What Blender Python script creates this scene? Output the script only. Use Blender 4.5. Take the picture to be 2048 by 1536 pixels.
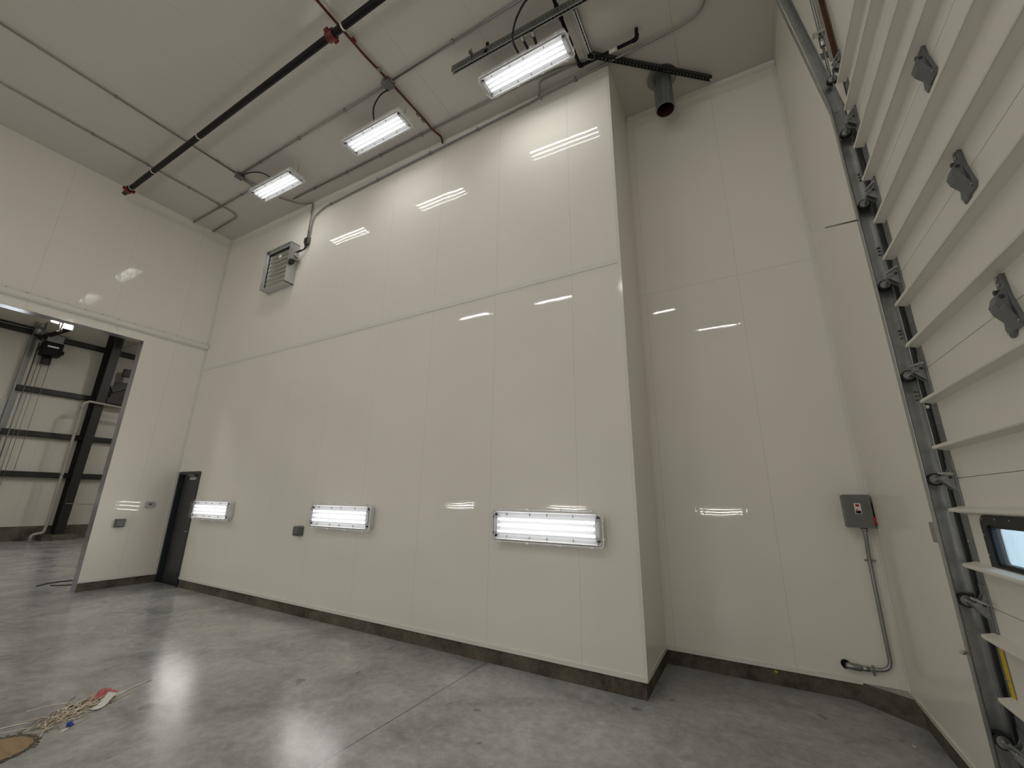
import bpy, math, random
from mathutils import Vector, Matrix

random.seed(7)
for o in list(bpy.data.objects):
    bpy.data.objects.remove(o)
scn = bpy.context.scene
col = scn.collection
PI = math.pi

# ------------------------------------------------------------------ room figures (metres)
L = 9.76          # length of the back wall up to the return
D = 1.022         # depth of the alcove behind the return
R = 11.785        # right wall (overhead door wall)
HB = 0.157        # top of the concrete curb
YF = -9.1         # wall behind the camera
YO, ZO = -1.167, 4.829   # right edge and head of the big opening in the left wall
YO2 = -5.45       # other edge of that opening
TW = 0.21         # left wall thickness
def ceil_z(x, y=0.0):
    return 7.994 - 0.0353 * x + 0.0028 * y

# ------------------------------------------------------------------ camera
cam = bpy.data.cameras.new('camera')
camo = bpy.data.objects.new('camera', cam)
col.objects.link(camo)
cam.sensor_width = 36.0
cam.lens = 815.73 / 2048 * 36
cam.clip_start = 0.02
cam.clip_end = 300
right = Vector((0.8715358, 0.4901206, 0.0143862))
fwd = Vector((-0.4754406, 0.8375282, 0.2692635))
fwd.normalize()
right = (right - fwd * right.dot(fwd)).normalized()
up = right.cross(fwd)
m = Matrix.Identity(4)
for i in range(3):
    m[i][0] = right[i]; m[i][1] = up[i]; m[i][2] = -fwd[i]
m[0][3], m[1][3], m[2][3] = 10.7726, -4.355, 1.7454
camo.matrix_world = m
scn.camera = camo

# ------------------------------------------------------------------ daylight and exposure
world = bpy.data.worlds.new('overcast_sky')
scn.world = world
world.use_nodes = True
bgn = world.node_tree.nodes['Background']
bgn.inputs[0].default_value = (0.72, 0.86, 1.0, 1)
bgn.inputs[1].default_value = 1.7
scn.view_settings.view_transform = 'Standard'
scn.view_settings.look = 'None'
scn.view_settings.gamma = 1
scn.view_settings.exposure = 0.86
TUBE = 0.8        # glow of a fluorescent tube
LAMP_W = 1.75     # watts sent out by each tube of the near fixtures
LAMP_W2 = 5.4     # the same for the fixtures behind the viewer
BAY = 200.0        # strength of the lamps in the next bay
scn.cycles.max_bounces = 10
scn.cycles.diffuse_bounces = 6
scn.cycles.glossy_bounces = 4
scn.cycles.transparent_max_bounces = 12
scn.cycles.sample_clamp_indirect = 6

# ------------------------------------------------------------------ materials
MATS = {}
def mat(name, color, rough=0.5, metal=0.0, coat=0.0, coat_rough=0.05, emit=None, spec=0.5):
    if name in MATS:
        return MATS[name]
    mt = bpy.data.materials.new(name)
    mt.use_nodes = True
    b = mt.node_tree.nodes['Principled BSDF']
    b.inputs['Base Color'].default_value = (*color, 1)
    b.inputs['Roughness'].default_value = rough
    b.inputs['Metallic'].default_value = metal
    b.inputs['Coat Weight'].default_value = coat
    b.inputs['Coat Roughness'].default_value = coat_rough
    b.inputs['Specular IOR Level'].default_value = spec
    if emit:
        b.inputs['Emission Color'].default_value = (*emit[0], 1)
        b.inputs['Emission Strength'].default_value = emit[1]
    MATS[name] = mt
    return mt

def N(mt, kind, **kw):
    n = mt.node_tree.nodes.new(kind)
    for k, v in kw.items():
        if k.startswith('_'):
            setattr(n, k[1:], v)
        else:
            n.inputs[k.replace('__', ' ')].default_value = v
    return n
def LK(mt, a, ao, b, bi):
    mt.node_tree.links.new(a.outputs[ao], b.inputs[bi])

def math_node(mt, op, a=None, b=None, c=None):
    n = N(mt, 'ShaderNodeMath', _operation=op)
    for i, v in enumerate((a, b, c)):
        if v is None: continue
        if isinstance(v, (int, float)): n.inputs[i].default_value = v
        else: mt.node_tree.links.new(v, n.inputs[i])
    return n.outputs[0]

def panel_material(name, axis, offset, pitch=1.12, color=(0.80, 0.79, 0.74), extra=None, rough=0.5, coat_rough=0.012, wave=0.0006, zsplit=None):
    """glossy insulated metal panel: ribs and joints run along z (or y for the ceiling)"""
    mt = mat(name, color, rough, coat=0.4, coat_rough=coat_rough, spec=0.15)
    b = mt.node_tree.nodes['Principled BSDF']
    geo = N(mt, 'ShaderNodeNewGeometry')
    sep = N(mt, 'ShaderNodeSeparateXYZ')
    LK(mt, geo, 'Position', sep, 0)
    u = sep.outputs[axis]
    # joint mask
    s = math_node(mt, 'SUBTRACT', u, offset)
    s = math_node(mt, 'DIVIDE', s, pitch)
    s = math_node(mt, 'ADD', s, 100.5)
    s = math_node(mt, 'FRACT', s)
    s = math_node(mt, 'SUBTRACT', s, 0.5)
    s = math_node(mt, 'ABSOLUTE', s)
    joint = math_node(mt, 'LESS_THAN', s, 0.0016 / pitch)
    if extra is not None:
        z = sep.outputs[2]
        d = math_node(mt, 'SUBTRACT', z, extra)
        d = math_node(mt, 'ABSOLUTE', d)
        j2 = math_node(mt, 'LESS_THAN', d, 0.002)
        joint = math_node(mt, 'MAXIMUM', joint, j2)
    # dirt / tone variation
    noi = N(mt, 'ShaderNodeTexNoise', Scale=0.7, Detail=3.0)
    LK(mt, geo, 'Position', noi, 'Vector')
    ramp = N(mt, 'ShaderNodeMapRange')
    LK(mt, noi, 'Fac', ramp, 0)
    ramp.inputs[3].default_value = 0.93
    ramp.inputs[4].default_value = 1.03
    mixc = N(mt, 'ShaderNodeMix', _data_type='RGBA', _blend_type='MULTIPLY')
    mixc.inputs[0].default_value = 1.0
    mixc.inputs[6].default_value = (*color, 1)
    LK(mt, ramp, 0, mixc, 7)
    mixj = N(mt, 'ShaderNodeMix', _data_type='RGBA')
    mt.node_tree.links.new(joint, mixj.inputs[0])
    mt.node_tree.links.new(mixc.outputs[2], mixj.inputs[6])
    mixj.inputs[7].default_value = (color[0] * .72, color[1] * .72, color[2] * .70, 1)
    mt.node_tree.links.new(mixj.outputs[2], b.inputs['Base Color'])
    # rolled ribs: stretched noise
    mp = N(mt, 'ShaderNodeMapping')
    sc = [1.2, 1.2, 1.2]
    sc[axis] = 26.0
    mp.inputs['Scale'].default_value = sc
    LK(mt, geo, 'Position', mp, 'Vector')
    rib = N(mt, 'ShaderNodeTexNoise', Scale=1.0, Detail=2.0)
    LK(mt, mp, 0, rib, 'Vector')
    fine = N(mt, 'ShaderNodeTexNoise', Scale=260.0, Detail=1.0)
    LK(mt, geo, 'Position', fine, 'Vector')
    big = N(mt, 'ShaderNodeTexNoise', Scale=1.3, Detail=1.0)
    LK(mt, geo, 'Position', big, 'Vector')
    h = math_node(mt, 'MULTIPLY', rib.outputs[0], wave)
    h2 = math_node(mt, 'MULTIPLY', fine.outputs[0], 0.000004)
    h3 = math_node(mt, 'MULTIPLY', big.outputs[0], 0.004)
    h = math_node(mt, 'ADD', h, h2)
    h = math_node(mt, 'ADD', h, h3)
    h4 = math_node(mt, 'MULTIPLY', joint, -0.002)
    h = math_node(mt, 'ADD', h, h4)
    bump = N(mt, 'ShaderNodeBump', Strength=1.0, Distance=1.0)
    mt.node_tree.links.new(h, bump.inputs['Height'])
    LK(mt, bump, 0, b, 'Normal')
    LK(mt, bump, 0, b, 'Coat Normal')
    return mt

def concrete(name, c1, c2, rough, scale=1.0, stretch=(1, 1, 1), joint_x=None, dirt=0.0, bump_h=0.001, spec=0.5, scuff=False):
    mt = mat(name, c1, rough, spec=spec)
    b = mt.node_tree.nodes['Principled BSDF']
    geo = N(mt, 'ShaderNodeNewGeometry')
    mp = N(mt, 'ShaderNodeMapping')
    mp.inputs['Scale'].default_value = stretch
    LK(mt, geo, 'Position', mp, 'Vector')
    n1 = N(mt, 'ShaderNodeTexNoise', Scale=1.1 * scale, Detail=8.0, Roughness=0.62, Distortion=0.6)
    n2 = N(mt, 'ShaderNodeTexNoise', Scale=9.0 * scale, Detail=9.0, Roughness=0.72, Distortion=0.25)
    LK(mt, mp, 0, n1, 'Vector'); LK(mt, mp, 0, n2, 'Vector')
    a = math_node(mt, 'MULTIPLY', n1.outputs[0], 0.6)
    c = math_node(mt, 'MULTIPLY', n2.outputs[0], 0.4)
    f = math_node(mt, 'ADD', a, c)
    cr = N(mt, 'ShaderNodeMapRange')
    mt.node_tree.links.new(f, cr.inputs[0])
    cr.inputs[1].default_value = 0.36; cr.inputs[2].default_value = 0.64
    mix = N(mt, 'ShaderNodeMix', _data_type='RGBA')
    LK(mt, cr, 0, mix, 0)
    mix.inputs[6].default_value = (*c1, 1); mix.inputs[7].default_value = (*c2, 1)
    out = mix.outputs[2]
    if scuff:
        mp2 = N(mt, 'ShaderNodeMapping')
        mp2.inputs['Scale'].default_value = (3.0, 3.0, 1)
        LK(mt, geo, 'Position', mp2, 'Vector')
        n3 = N(mt, 'ShaderNodeTexNoise', Scale=1.6, Detail=7.0, Roughness=0.75, Distortion=2.5)
        LK(mt, mp2, 0, n3, 'Vector')
        r3 = N(mt, 'ShaderNodeMapRange')
        LK(mt, n3, 'Fac', r3, 0)
        r3.inputs[1].default_value = 0.60; r3.inputs[2].default_value = 0.74; r3.inputs[4].default_value = 0.22
        m3 = N(mt, 'ShaderNodeMix', _data_type='RGBA')
        LK(mt, r3, 0, m3, 0)
        mt.node_tree.links.new(out, m3.inputs[6])
        m3.inputs[7].default_value = (0.30, 0.30, 0.29, 1)
        out = m3.outputs[2]
        n4 = N(mt, 'ShaderNodeTexNoise', Scale=3.2, Detail=2.0, Roughness=0.5, Distortion=0.3)
        LK(mt, geo, 'Position', n4, 'Vector')
        r4 = N(mt, 'ShaderNodeMapRange')
        LK(mt, n4, 'Fac', r4, 0)
        r4.inputs[1].default_value = 0.715; r4.inputs[2].default_value = 0.735; r4.inputs[4].default_value = 0.45
        m4 = N(mt, 'ShaderNodeMix', _data_type='RGBA')
        LK(mt, r4, 0, m4, 0)
        mt.node_tree.links.new(out, m4.inputs[6])
        m4.inputs[7].default_value = (0.05, 0.045, 0.04, 1)
        out = m4.outputs[2]
    if joint_x is not None:
        sep = N(mt, 'ShaderNodeSeparateXYZ')
        LK(mt, geo, 'Position', sep, 0)
        j = None
        for jx in joint_x:
            d = math_node(mt, 'ABSOLUTE', math_node(mt, 'SUBTRACT', sep.outputs[0], jx))
            k = math_node(mt, 'LESS_THAN', d, 0.0035)
            j = k if j is None else math_node(mt, 'MAXIMUM', j, k)
        mj = N(mt, 'ShaderNodeMix', _data_type='RGBA')
        mt.node_tree.links.new(j, mj.inputs[0])
        mt.node_tree.links.new(out, mj.inputs[6])
        mj.inputs[7].default_value = (0.018, 0.018, 0.018, 1)
        out = mj.outputs[2]
    mt.node_tree.links.new(out, b.inputs['Base Color'])
    rr = N(mt, 'ShaderNodeMapRange')
    LK(mt, n2, 'Fac', rr, 0)
    rr.inputs[3].default_value = rough - 0.06; rr.inputs[4].default_value = rough + 0.10
    LK(mt, rr, 0, b, 'Roughness')
    bump = N(mt, 'ShaderNodeBump', Strength=0.6, Distance=bump_h)
    if scuff:
        n5 = N(mt, 'ShaderNodeTexNoise', Scale=55.0, Detail=3.0, Roughness=0.6)
        LK(mt, geo, 'Position', n5, 'Vector')
        hh = math_node(mt, 'MULTIPLY_ADD', n5.outputs[0], 0.34, n2.outputs[0])
        mt.node_tree.links.new(hh, bump.inputs['Height'])
    else:
        LK(mt, n2, 'Fac', bump, 'Height')
    LK(mt, bump, 0, b, 'Normal')
    return mt

def galv(name, color, rough=0.35):
    """galvanised steel with spangle"""
    mt = mat(name, color, rough, metal=0.85)
    b = mt.node_tree.nodes['Principled BSDF']
    tc = N(mt, 'ShaderNodeTexCoord')
    v = N(mt, 'ShaderNodeTexNoise', Scale=14.0, Detail=5.0, Roughness=0.7)
    LK(mt, tc, 'Object', v, 'Vector')
    r = N(mt, 'ShaderNodeMapRange')
    LK(mt, v, 'Fac', r, 0)
    r.inputs[3].default_value = 0.6; r.inputs[4].default_value = 1.25
    mx = N(mt, 'ShaderNodeMix', _data_type='RGBA', _blend_type='MULTIPLY')
    mx.inputs[0].default_value = 1.0
    mx.inputs[6].default_value = (*color, 1)
    LK(mt, r, 0, mx, 7)
    mt.node_tree.links.new(mx.outputs[2], b.inputs['Base Color'])
    r2 = N(mt, 'ShaderNodeMapRange')
    LK(mt, v, 'Fac', r2, 0)
    r2.inputs[3].default_value = rough - 0.08; r2.inputs[4].default_value = rough + 0.14
    LK(mt, r2, 0, b, 'Roughness')
    return mt

def glass(name, tint=(1, 1, 1), ior=1.45, rough=0.02):
    mt = bpy.data.materials.new(name)
    mt.use_nodes = True
    nt = mt.node_tree
    nt.nodes.remove(nt.nodes['Principled BSDF'])
    out = nt.nodes['Material Output']
    t = nt.nodes.new('ShaderNodeBsdfTransparent'); t.inputs[0].default_value = (*tint, 1)
    g = nt.nodes.new('ShaderNodeBsdfGlossy'); g.inputs['Roughness'].default_value = rough
    lw = nt.nodes.new('ShaderNodeLayerWeight')
    pw = nt.nodes.new('ShaderNodeMath'); pw.operation = 'POWER'; pw.inputs[1].default_value = 5.0
    nt.links.new(lw.outputs['Facing'], pw.inputs[0])
    f = nt.nodes.new('ShaderNodeMath'); f.operation = 'MULTIPLY_ADD'
    f.inputs[1].default_value = 0.9; f.inputs[2].default_value = 0.05
    nt.links.new(pw.outputs[0], f.inputs[0])
    mx = nt.nodes.new('ShaderNodeMixShader')
    nt.links.new(f.outputs[0], mx.inputs[0]); nt.links.new(t.outputs[0], mx.inputs[1]); nt.links.new(g.outputs[0], mx.inputs[2])
    nt.links.new(mx.outputs[0], out.inputs[0])
    MATS[name] = mt
    return mt

WALLC = (0.86, 0.84, 0.775)
M_back = panel_material('white_panel_back', 0, 9.14, color=WALLC)
M_alc = panel_material('white_panel_alcove', 0, 10.97, color=WALLC, extra=4.5)
M_ret = panel_material('white_panel_side', 1, 0.62, color=WALLC, extra=4.5)
M_left = panel_material('white_panel_left', 1, -0.62, color=WALLC)
M_rightw = panel_material('white_panel_right', 1, -0.85, color=WALLC, pitch=2.24)
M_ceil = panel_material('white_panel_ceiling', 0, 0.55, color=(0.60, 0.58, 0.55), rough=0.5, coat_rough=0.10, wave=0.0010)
M_trim = mat('white_trim', (0.78, 0.77, 0.72), 0.35, coat=0.6, coat_rough=0.1)
M_floor = concrete('polished_concrete', (0.215, 0.215, 0.21), (0.47, 0.47, 0.46), 0.15, scale=1.2, stretch=(1, 1, 1), joint_x=[8.03, 1.6], spec=0.27, scuff=True, bump_h=0.002)
M_curb = concrete('curb_concrete', (0.026, 0.020, 0.014), (0.175, 0.155, 0.118), 0.75, scale=2.0, bump_h=0.004)
M_galv = galv('galvanised_steel', (0.45, 0.46, 0.46), 0.34)
M_galvd = galv('dark_galvanised_steel', (0.30, 0.31, 0.31), 0.42)
M_cond = mat('grey_conduit', (0.30, 0.31, 0.31), 0.33, metal=0.8)
M_black = mat('black_paint', (0.007, 0.006, 0.007), 0.5, spec=0.2)
M_blackrub = mat('black_rubber', (0.010, 0.011, 0.013), 0.6)
M_red = mat('red_paint', (0.13, 0.010, 0.010), 0.4)
M_darkred = mat('dark_red_pipe', (0.085, 0.012, 0.012), 0.4)
M_white = mat('white_plastic', (0.80, 0.80, 0.80), 0.4)
M_refl = mat('white_reflector', (0.66, 0.68, 0.73), 0.4)
M_grey = mat('grey_enamel', (0.15, 0.155, 0.15), 0.45)
M_greylt = mat('light_grey_enamel', (0.28, 0.28, 0.27), 0.45)
M_cast = mat('grey_cast_plastic', (0.13, 0.135, 0.14), 0.45)
M_doorleaf = mat('charcoal_door_paint', (0.045, 0.045, 0.048), 0.4)
M_doorframe = mat('blue_black_frame_paint', (0.020, 0.024, 0.034), 0.4)
M_sect = mat('white_door_skin', (0.70, 0.68, 0.62), 0.45)
M_steeldark = mat('dark_primer_steel', (0.016, 0.014, 0.014), 0.5)
M_tube = mat('fluorescent_tube', (1, 1, 1), 0.4, emit=((1.0, 0.972, 0.918), TUBE))
M_lens = glass('clear_lens')
M_pane = glass('window_pane', (0.93, 0.97, 1.0))
M_rim = mat('clear_rim', (0.75, 0.76, 0.78), 0.15)
M_alu = mat('aluminium', (0.55, 0.56, 0.53), 0.25, metal=0.95)
M_alulit = mat('aluminium_frame', (0.55, 0.56, 0.56), 0.4, metal=0.7)
M_slot = mat('dark_slot', (0.03, 0.03, 0.035), 0.6)
M_yellow = mat('yellow_tape', (0.62, 0.45, 0.01), 0.5)
M_orange = mat('orange_label', (0.75, 0.33, 0.01), 0.5)
M_redplastic = mat('red_plastic', (0.45, 0.01, 0.012), 0.4)
M_rust = concrete('rusty_steel', (0.030, 0.016, 0.010), (0.13, 0.055, 0.02), 0.7, scale=6)
M_duct = galv('duct_steel', (0.30, 0.32, 0.31), 0.38)
M_ductin = mat('duct_inside', (0.10, 0.045, 0.03), 0.5, metal=0.4)
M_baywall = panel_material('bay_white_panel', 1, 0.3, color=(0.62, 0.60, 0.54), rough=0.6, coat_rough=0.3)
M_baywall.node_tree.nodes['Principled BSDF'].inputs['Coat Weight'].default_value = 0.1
M_snow = concrete('snow_ground', (0.62, 0.66, 0.70), (0.80, 0.84, 0.86), 0.8, scale=3)
M_lamp = mat('bay_lamp_diffuser', (1, 1, 1), 0.4, emit=((1.0, 0.95, 0.86), BAY))

# ------------------------------------------------------------------ mesh building
class MB:
    def __init__(self):
        self.v = []; self.f = []; self.mi = []; self.sm = []
    def add(self, verts, faces, mi=0, smooth=False):
        b = len(self.v)
        self.v += [tuple(v) for v in verts]
        for f in faces:
            self.f.append(tuple(b + i for i in f)); self.mi.append(mi); self.sm.append(smooth)
        return self
    def box(self, x0, x1, y0, y1, z0, z1, mi=0):
        V = [(x0, y0, z0), (x1, y0, z0), (x1, y1, z0), (x0, y1, z0), (x0, y0, z1), (x1, y0, z1), (x1, y1, z1), (x0, y1, z1)]
        F = [(0, 3, 2, 1), (4, 5, 6, 7), (0, 1, 5, 4), (1, 2, 6, 5), (2, 3, 7, 6), (3, 0, 4, 7)]
        return self.add(V, F, mi)
    def obox(self, p, q, w, h, upv=(0, 0, 1), mi=0):
        """bar from p to q, w across, h along upv"""
        p = Vector(p); q = Vector(q); d = (q - p).normalized(); u = Vector(upv)
        s = d.cross(u)
        if s.length < 1e-5: s = d.cross(Vector((1, 0, 0)))
        s.normalize(); u = s.cross(d)
        V = []
        for c in (p, q):
            for a, b in ((-1, -1), (1, -1), (1, 1), (-1, 1)):
                V.append(c + s * (a * w / 2) + u * (b * h / 2))
        F = [(3, 2, 1, 0), (4, 5, 6, 7), (0, 1, 5, 4), (1, 2, 6, 5), (2, 3, 7, 6), (3, 0, 4, 7)]
        return self.add(V, F, mi)
    def tube(self, pts, r, seg=12, mi=0, cap=True, bend=0.0, nb=5):
        pts = [Vector(p) for p in pts]
        if bend > 0 and len(pts) > 2:
            out = [pts[0]]
            for i in range(1, len(pts) - 1):
                a, b, c = pts[i - 1], pts[i], pts[i + 1]
                k = min(bend, (a - b).length * .48, (c - b).length * .48)
                s = b + (a - b).normalized() * k; e = b + (c - b).normalized() * k
                for j in range(nb + 1):
                    t = j / nb
                    out.append(s * (1 - t) ** 2 + b * 2 * t * (1 - t) + e * t * t)
            out.append(pts[-1]); pts = out
        n = len(pts); V = []; F = []
        d0 = (pts[1] - pts[0]).normalized()
        u = d0.cross(Vector((0, 0, 1)))
        if u.length < 1e-3: u = d0.cross(Vector((1, 0, 0)))
        u.normalize()
        rr = r if isinstance(r, (list, tuple)) else [r] * n
        for i, p in enumerate(pts):
            if i == 0: d = pts[1] - pts[0]
            elif i == n - 1: d = pts[-1] - pts[-2]
            else: d = (pts[i + 1] - pts[i]).normalized() + (pts[i] - pts[i - 1]).normalized()
            d.normalize()
            u = (u - d * u.dot(d)).normalized(); w = d.cross(u)
            for k in range(seg):
                a = 2 * PI * k / seg
                V.append(p + u * (math.cos(a) * rr[i]) + w * (math.sin(a) * rr[i]))
        for i in range(n - 1):
            for k in range(seg):
                k2 = (k + 1) % seg
                F.append((i * seg + k, i * seg + k2, (i + 1) * seg + k2, (i + 1) * seg + k))
        self.add(V, F, mi, True)
        if cap:
            b = len(self.v) - len(V)
            self.f.append(tuple(b + k for k in reversed(range(seg)))); self.mi.append(mi); self.sm.append(False)
            self.f.append(tuple(b + (n - 1) * seg + k for k in range(seg))); self.mi.append(mi); self.sm.append(False)
        return self
    def cyl(self, c, axis, r, h, seg=20, mi=0):
        c = Vector(c); a = Vector(axis).normalized()
        return self.tube([c, c + a * h], r, seg, mi)
    def prism(self, poly, o, ex, ey, ez, t, mi=0):
        """2-D polygon in plane ex,ey at o, extruded t along ez"""
        o = Vector(o); ex = Vector(ex); ey = Vector(ey); ez = Vector(ez)
        n = len(poly)
        V = [o + ex * a + ey * b for a, b in poly] + [o + ex * a + ey * b + ez * t for a, b in poly]
        F = [tuple(reversed(range(n))), tuple(range(n, 2 * n))] + [(i, (i + 1) % n, n + (i + 1) % n, n + i) for i in range(n)]
        return self.add(V, F, mi)
    def ring(self, outer, inner, o, ex, ey, ez, t, mi=0):
        """frame between two polygons with the same count"""
        o = Vector(o); ex = Vector(ex); ey = Vector(ey); ez = Vector(ez); n = len(outer)
        P = lambda a, k: o + ex * a[0] + ey * a[1] + ez * k
        V = [P(a, 0) for a in outer] + [P(a, 0) for a in inner] + [P(a, t) for a in outer] + [P(a, t) for a in inner]
        F = []
        for i in range(n):
            j = (i + 1) % n
            F += [(i, n + i, n + j, j), (2 * n + i, 2 * n + j, 3 * n + j, 3 * n + i), (i, j, 2 * n + j, 2 * n + i), (n + i, 3 * n + i, 3 * n + j, n + j)]
        return self.add(V, F, mi)
    def build(self, name, mats, parent=None, bevel=0.0, loc=None):
        me = bpy.data.meshes.new(name)
        me.from_pydata(self.v, [], self.f)
        for mt in (mats if isinstance(mats, (list, tuple)) else [mats]):
            me.materials.append(mt)
        for p, mi, s in zip(me.polygons, self.mi, self.sm):
            p.material_index = mi; p.use_smooth = s
        me.update()
        o = bpy.data.objects.new(name, me)
        col.objects.link(o)
        if parent is not None: o.parent = parent
        if bevel > 0:
            bv = o.modifiers.new('bevel', 'BEVEL'); bv.width = bevel; bv.segments = 2
            bv.limit_method = 'ANGLE'
        return o

def rrect(w, h, r, n=5, cx=0, cy=0):
    P = []
    for sx, sy, a0 in ((1, 1, 0), (-1, 1, 90), (-1, -1, 180), (1, -1, 270)):
        for k in range(n + 1):
            a = math.radians(a0 + 90 * k / n)
            P.append((cx + sx * (w / 2 - r) + r * math.cos(a), cy + sy * (h / 2 - r) + r * math.sin(a)))
    return P

def tag(o, label=None, cat=None, group=None, kind=None):
    if label: o['label'] = label
    if cat: o['category'] = cat
    if group: o['group'] = group
    if kind: o['kind'] = kind
    return o
def empty(name, loc, rot=(0, 0, 0)):
    o = bpy.data.objects.new(name, None)
    o.empty_display_size = 0.1
    col.objects.link(o); o.location = loc; o.rotation_euler = rot
    return o
def struct(o, label=None):
    o['kind'] = 'structure'
    if label: o['label'] = label
    return o
def copy_tree(o, parent=None):
    c = o.copy(); col.objects.link(c)
    if parent is not None: c.parent = parent
    for ch in kids[o.name] if o.name in kids else []:
        copy_tree(ch, c)
    return c
kids = {}
def register(o):
    """remember children by name so copies never scan the scene"""
    kids[o.name] = [c for c in bpy.data.objects if c.parent == o]
    for c in kids[o.name]: register(c)

X_, Y_, Z_ = (1, 0, 0), (0, 1, 0), (0, 0, 1)

# ================================================================== THE SHELL
HT = 8.2
# floor (both bays, one slab)
f = MB(); f.box(-12.9, 12.1, -13.0, 9.0, -0.2, 0.0)
struct(f.build('floor', M_floor), 'grey polished concrete floor')
# sloped ceiling
c = MB()
x0, x1, y0, y1 = -TW, R + 0.2, YF - 0.2, D + 0.2
V = [(x0, y0, ceil_z(x0, y0)), (x1, y0, ceil_z(x1, y0)), (x1, y1, ceil_z(x1, y1)), (x0, y1, ceil_z(x0, y1))]
V += [(a, b, z + 0.15) for a, b, z in V]
c.add(V, [(0, 3, 2, 1), (4, 5, 6, 7), (0, 1, 5, 4), (1, 2, 6, 5), (2, 3, 7, 6), (3, 0, 4, 7)])
struct(c.build('ceiling', M_ceil), 'sloping ceiling of glossy off-white metal panels')

def wallbox(name, x0, x1, y0, y1, z0=HB, mt=M_back, z1=None):
    b = MB(); b.box(x0, x1, y0, y1, z0, HT if z1 is None else z1)
    return struct(b.build(name, mt))
# back wall with the man door at its left end
DX0, DX1, DZ = 0.02, 0.946, 2.18
b = MB()
b.box(DX1, L - 0.0, 0, 0.2, HB, HT)
b.box(-0.0, DX1, 0, 0.2, DZ, HT)
struct(b.build('wall_back', M_back), 'long glossy off-white panel wall with three lights on it')
wallbox('wall_return', L - 0.2, L, 0.2, D, mt=M_ret)
wallbox('wall_alcove', L - 0.2, R + 0.2, D, D + 0.2, mt=M_alc)
# front wall (behind the camera)
wallbox('wall_front', -TW, R + 0.2, YF - 0.2, YF, z0=0, mt=M_back)
# left wall with the opening
b = MB()
b.box(-TW, 0, YO, 0.2, HB, HT)
b.box(-TW, 0, YF, YO2, 0, HT)
b.box(-TW, 0, YO2, YO, ZO, HT)
struct(b.build('wall_left', M_left), 'left wall of off-white panels with the wide opening')
# right wall with overhead door opening
OY0, OY1, OZ = -1.27, -5.45, 4.78
b = MB()
b.box(R, R + 0.2, OY0, D, HB, HT)
b.box(R, R + 0.2, OY1, OY0, OZ, HT)
b.box(R, R + 0.2, YF, OY1, 0, HT)
b.box(R, R + 0.2, OY0, OY0 + 0.001, 0, HB)
struct(b.build('wall_right', M_rightw), 'right wall of off-white panels holding the overhead door')

# curbs
def curb(name, x0, x1, y0, y1):
    b = MB(); b.box(x0, x1, y0, y1, -0.02, HB)
    return struct(b.build(name, M_curb))
b = MB(); b.prism([(DX1 + .005, .012), (L - .012, .012), (L - .012, D + .05), (L - .2, D + .05), (L - .2, .2), (DX1 + .005, .2)], (0, 0, 0), X_, Y_, Z_, HB)
struct(b.build('baseboard_back', M_curb), 'brown-grey concrete curb under the back wall')
b = MB()
b.box(L - 0.2, R + 0.2, D + 0.010, D + 0.2, 0, HB)
bot = [(11.395, D + .02), (11.82, 0.66), (12.0, 0.66), (12.0, D + .1), (11.4, D + .1)]
top = [(11.46, D + .015), (11.80, 0.81), (12.0, 0.81), (12.0, D + .1), (11.46, D + .1)]
b.add([(x, y, 0) for x, y in bot] + [(x, y, HB - .001) for x, y in top], [(4, 3, 2, 1, 0), (5, 6, 7, 8, 9)] + [(i, (i + 1) % 5, 5 + (i + 1) % 5, 5 + i) for i in range(5)])
struct(b.build('baseboard_alcove', M_curb), 'stained concrete curb of the alcove with a diagonal corner')
b = MB(); b.prism([(11.455, D), (11.47, D - .001), (R, 0.822), (R, D)], (0, 0, HB - .001), X_, Y_, Z_, .0015)  # corner cap: dust and the light on it both put into a paler colour
struct(b.build('trim_11', concrete('dusty_lit_concrete_top', (0.36, 0.35, 0.32), (0.5, 0.49, 0.45), 0.8, scale=4)), 'pale dusty top of the diagonal curb corner, with light painted in')
b = MB(); b.box(R - 0.008, R, OY0 + .2, 0.822, HB - 0.012, HB + 0.025)
struct(b.build('trim_12', M_trim), 'white channel along the foot of the right wall')
b = MB(); b.box(R + 0.012, R + 0.2, OY0, D, 0, HB - .0007)
struct(b.build('baseboard_right', M_curb))
b = MB(); b.box(-TW, -0.010, YO, 0.0, 0, HB); b.box(-TW, 0.0, 0, 0.03, 0, HB)
struct(b.build('baseboard_left', M_curb))

# trims
b = MB(); b.box(0.03, L, -0.010, 0.0, 4.475, 4.535)
struct(b.build('trim_1', M_trim), 'flat joint strip across the back wall')
b = MB()
for a in ((DX1 + 0.0, L + .006, -0.008, 0.0), ):
    b.box(a[0], a[1], a[2], a[3], HB - 0.012, HB + 0.03)
b.box(L, L + 0.008, -0.008, D, HB - 0.012, HB + 0.03)
struct(b.build('trim_2', M_trim), 'white channel along the foot of the back wall')
b = MB(); b.box(L + .008, 11.47, D - 0.008, D, HB - 0.012, HB + 0.03)
struct(b.build('trim_3', M_trim), 'white channel along the foot of the alcove wall')
b = MB(); b.box(0.0, 0.008, YO, -0.0, HB - 0.012, HB + 0.03)
struct(b.build('trim_4', M_trim))
b = MB(); b.prism([(L - .03, -.009), (L + .009, -.009), (L + .009, .03), (L + .0005, .03), (L + .0005, -.0005), (L - .03, -.0005)], (0, 0, HB), X_, Y_, Z_, ceil_z(L) - HB - .02)
struct(b.build('trim_5', M_trim), 'bright corner angle down the outer edge of the return')
b = MB(); b.box(0.0, 0.05, -0.006, 0.0, DZ, ceil_z(0) - .05); b.box(0.0, 0.006, -0.05, 0.0, HB, ceil_z(0) - .05)
struct(b.build('trim_6', M_trim))
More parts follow.
